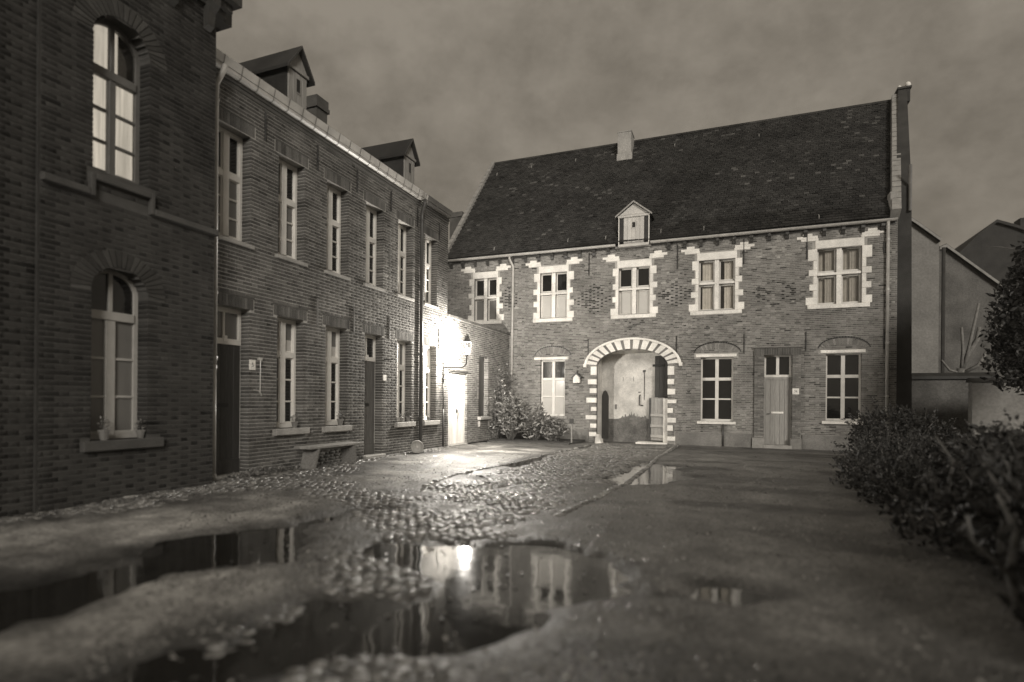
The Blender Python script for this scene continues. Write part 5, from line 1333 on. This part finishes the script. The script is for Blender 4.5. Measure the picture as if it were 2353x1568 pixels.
mb = MB(); mb.hexa([(6.5, 20.14, 2.02), (12, 20.84, 2.02), (12, 21.26, 2.02), (6.5, 20.56, 2.02), (6.5, 20.25, 2.14), (12, 20.95, 2.14), (12, 21.15, 2.14), (6.5, 20.45, 2.14)]); mb.build('coping', SLATE, gw2)

def farhouse(label, x0, x1, y0, y1, zw, poly, wm_, rm, verge=None):
    t = thing('far_house', label, 'house', ((x0 + x1) / 2, y0, 0))
    MB(lambda a, b, c: (a, c, b)).prism(poly, y0, y1).build('wall', wm_, t)
    top = [p for p in poly if p[1] > 1]
    for p, q in zip(top[:-1], top[1:]):
        if abs(p[0] - q[0]) < .05: continue
        pp = [p, q, (q[0], q[1] + .16), (p[0], p[1] + .16)]
        MB(lambda a, b, c: (a, c, b)).prism(pp, y0 - .18, y1).build('roof', rm, t)
        if verge: MB(lambda a, b, c: (a, c, b)).prism([p, q, (q[0], q[1] + .13), (p[0], p[1] + .13)], y0 - .21, y0 - .18).build('verge_board', verge, t)
    return t
farhouse('distant house with plain pale gable beyond the gatehouse', 3, 8.5, 30, 37, 8.5, [(2.5, 0), (8.5, 0), (8.5, 8.55), (7.6, 9.4), (5.5, 11.2), (2.5, 8.6)], RENDER_, FARROOF, GREYSTONE)
f2 = farhouse('distant dark gabled house with white verge behind the garden wall', 8.6, 12, 31, 38, 7, [(8.75, 0), (14, 0), (14, 4.0), (11.2, 6.4), (9.0, 8.5), (8.75, 8.4)], RENDERD, FARROOF, GREYSTONE)
f3 = farhouse('farthest house with broad dark roof and chimney above the tree', 10, 16, 40, 47, 8, [(10.5, 0), (22, 0), (22, 8), (16.5, 10.5), (14.9, 11.4), (14.0, 11.8), (13.1, 11.0), (12.2, 10.0), (10.5, 8.6)], FARROOF, FARROOF)
MB().box(15.3, 16.0, 40.5, 41.3, 10, 12.1).build('chimney', FARROOF, f3)
MB().tube([(8.66, 30.0, 0), (8.66, 30, 8.3)], .07, 6).build('downpipe', LEAD, f2)

# ================================================================== SMALL THINGS
bench = thing('bench', 'low weathered plank bench with splayed slab legs against the brick wall', 'bench', (-7.45, 9.3, 0))
BY0, BY1 = 8.45, 10.05
for i in range(3):
    MB().chbox(-7.72 + i * .135, -7.592 + i * .135, BY0 + random.uniform(-.02, .02), BY1 + random.uniform(-.03, .03), .405, .45, .006, random.uniform(.8, 1.1)).build('seat_plank', BENCHWOOD, bench)
for y_, s_ in ((BY0 + .26, -1), (BY1 - .26, 1)):
    mb = MB(); mb.hexa([(-7.7, y_ + s_ * .1 - .025, -.02), (-7.36, y_ + s_ * .1 - .025, -.02), (-7.36, y_ + s_ * .1 + .025, -.02), (-7.7, y_ + s_ * .1 + .025, -.02), (-7.69, y_ - .025, .405), (-7.33, y_ - .025, .405), (-7.33, y_ + .025, .405), (-7.69, y_ + .025, .405)], .7)
    mb.build('leg', BENCHWOOD, bench)
MB().box(-7.56, -7.5, BY0 + .2, BY1 - .2, .34, .4, .7).build('rail', BENCHWOOD, bench)

drum = thing('metal_drum', 'small round metal drum with a hub lying on edge by the brick wall', 'drum', (-7.45, 12.45, 0))
dc = np.array([-7.42, 12.45, .17]); ax = Vector((.55, -.83, .0)).normalized(); s1 = Vector((0, 0, 1)); s2 = ax.cross(s1)
def ring_lathe(prof, n=24):
    vs = []; fs = []
    for r_, h in prof:
        for j in range(n):
            t = 2 * math.pi * j / n; p = Vector(dc) + ax * h + (s1 * math.sin(t) + s2 * math.cos(t)) * r_; vs.append(tuple(p))
    for i in range(len(prof) - 1):
        for j in range(n): fs.append((i * n + j, i * n + (j + 1) % n, (i + 1) * n + (j + 1) % n, (i + 1) * n + j))
    fs += [tuple(range(n - 1, -1, -1)), tuple(range((len(prof) - 1) * n, len(prof) * n))]
    return vs, fs
MB().add(*ring_lathe([(.14, -.09), (.16, -.08), (.165, -.06), (.155, -.04), (.155, .04), (.165, .05), (.165, .065), (.15, .075), (.145, .06), (.05, .055)])).build('drum_body', GREYWOOD, drum, True)
MB().add(*ring_lathe([(.03, .055), (.028, .075), (.012, .08)], 10)).build('hub', ZINC, drum)
MB().box(-7.62, -7.3, 12.32, 12.6, -.01, .025).build('drum_base', IRON, drum)

def flowerpot(label, x, y, z, s, plant, seed, lsz=.035):
    t = thing('flower_pot', label, 'flower pot', (x, y, z), 'pots on the window sills')
    mb = MB(); mb.lathe(x, y, [(.035 * s, z), (.05 * s, z + .085 * s), (.057 * s, z + .086 * s), (.058 * s, z + .11 * s), (.05 * s, z + .11 * s), (.046 * s, z + .095 * s)], 12); mb.build('pot', POT, t)
    r = np.random.default_rng(seed); n = plant
    d = r.standard_normal((n, 3)); d /= np.linalg.norm(d, axis=1)[:, None]
    p = np.array([x, y, z + .17 * s]) + d * np.array([.06, .06, .07]) * s * r.uniform(.3, 1, (n, 1)); leaf_mesh('plant', p, lsz, LEAF, t, seed=seed, upb=.5)
    return t
sx_ = XL + .01
flowerpot('dark pot standing on the sill of the near arched window', XC - .03, 4.86, .79, 1.2, 60, 1)
flowerpot('pale leafed pot at the right end of the near arched sill', XC - .03, 5.34, .79, 1.0, 70, 2)
flowerpot('pot on the window sill between the first door and the bench', sx_, 8.62, .79, 1.1, 90, 3)
flowerpot('pot on the window sill above the bench', sx_, 9.98, .79, 1.25, 110, 4)
flowerpot('small pot at the near end of the sill beside the second door', sx_, 12.42, .79, .95, 60, 5)
flowerpot('taller leafy pot at the far end of the sill beside the second door', sx_, 12.72, .79, 1.15, 170, 6, .045)
flowerpot('little pot on the last sill next to the dark downpipe', sx_, 13.78, .79, .9, 60, 7)
gs = thing('guard_stone', 'pale worn guard stone at the left foot of the gate arch', 'guard stone', (-4.3, 19.7, 0))
mb = MB(); mb.hexa([(-4.48, 19.55, -.2), (-4.2, 19.6, -.2), (-4.2, 19.95, -.2), (-4.5, 19.95, -.2), (-4.46, 19.62, .2), (-4.38, 19.64, .19), (-4.36, 19.9, .2), (-4.48, 19.9, .22)]); mb.build('stone', STONE, gs)
stk = thing('wooden_stake', 'short wooden stake with a little board standing in the planting bed', 'stake', (-5.03, 18.5, 0))
mb = MB(); mb.box(-5.05, -5.0, 18.48, 18.52, -.15, .72, .7); mb.build('post', BENCHWOOD, stk)
MB().box(-5.1, -4.95, 18.455, 18.478, .62, .78, .7).build('sign_board', DARKWOOD, stk)

# ================================================================== night mist: one closed box of even, thin air
hm = bpy.data.materials.new('night mist'); hm.use_nodes = True; t = hm.node_tree; t.nodes.clear()
o_ = t.nodes.new('ShaderNodeOutputMaterial'); pv = t.nodes.new('ShaderNodeVolumePrincipled')
pv.inputs['Density'].default_value = HAZE; pv.inputs['Color'].default_value = (.95, .92, .86, 1); pv.inputs['Anisotropy'].default_value = .5
t.links.new(pv.outputs[0], o_.inputs['Volume'])
tag(MB().box(-62, 62, -32, 92, -1.8, 15).build('haze', hm), 'thin night mist glowing around the lamp', kind='stuff')
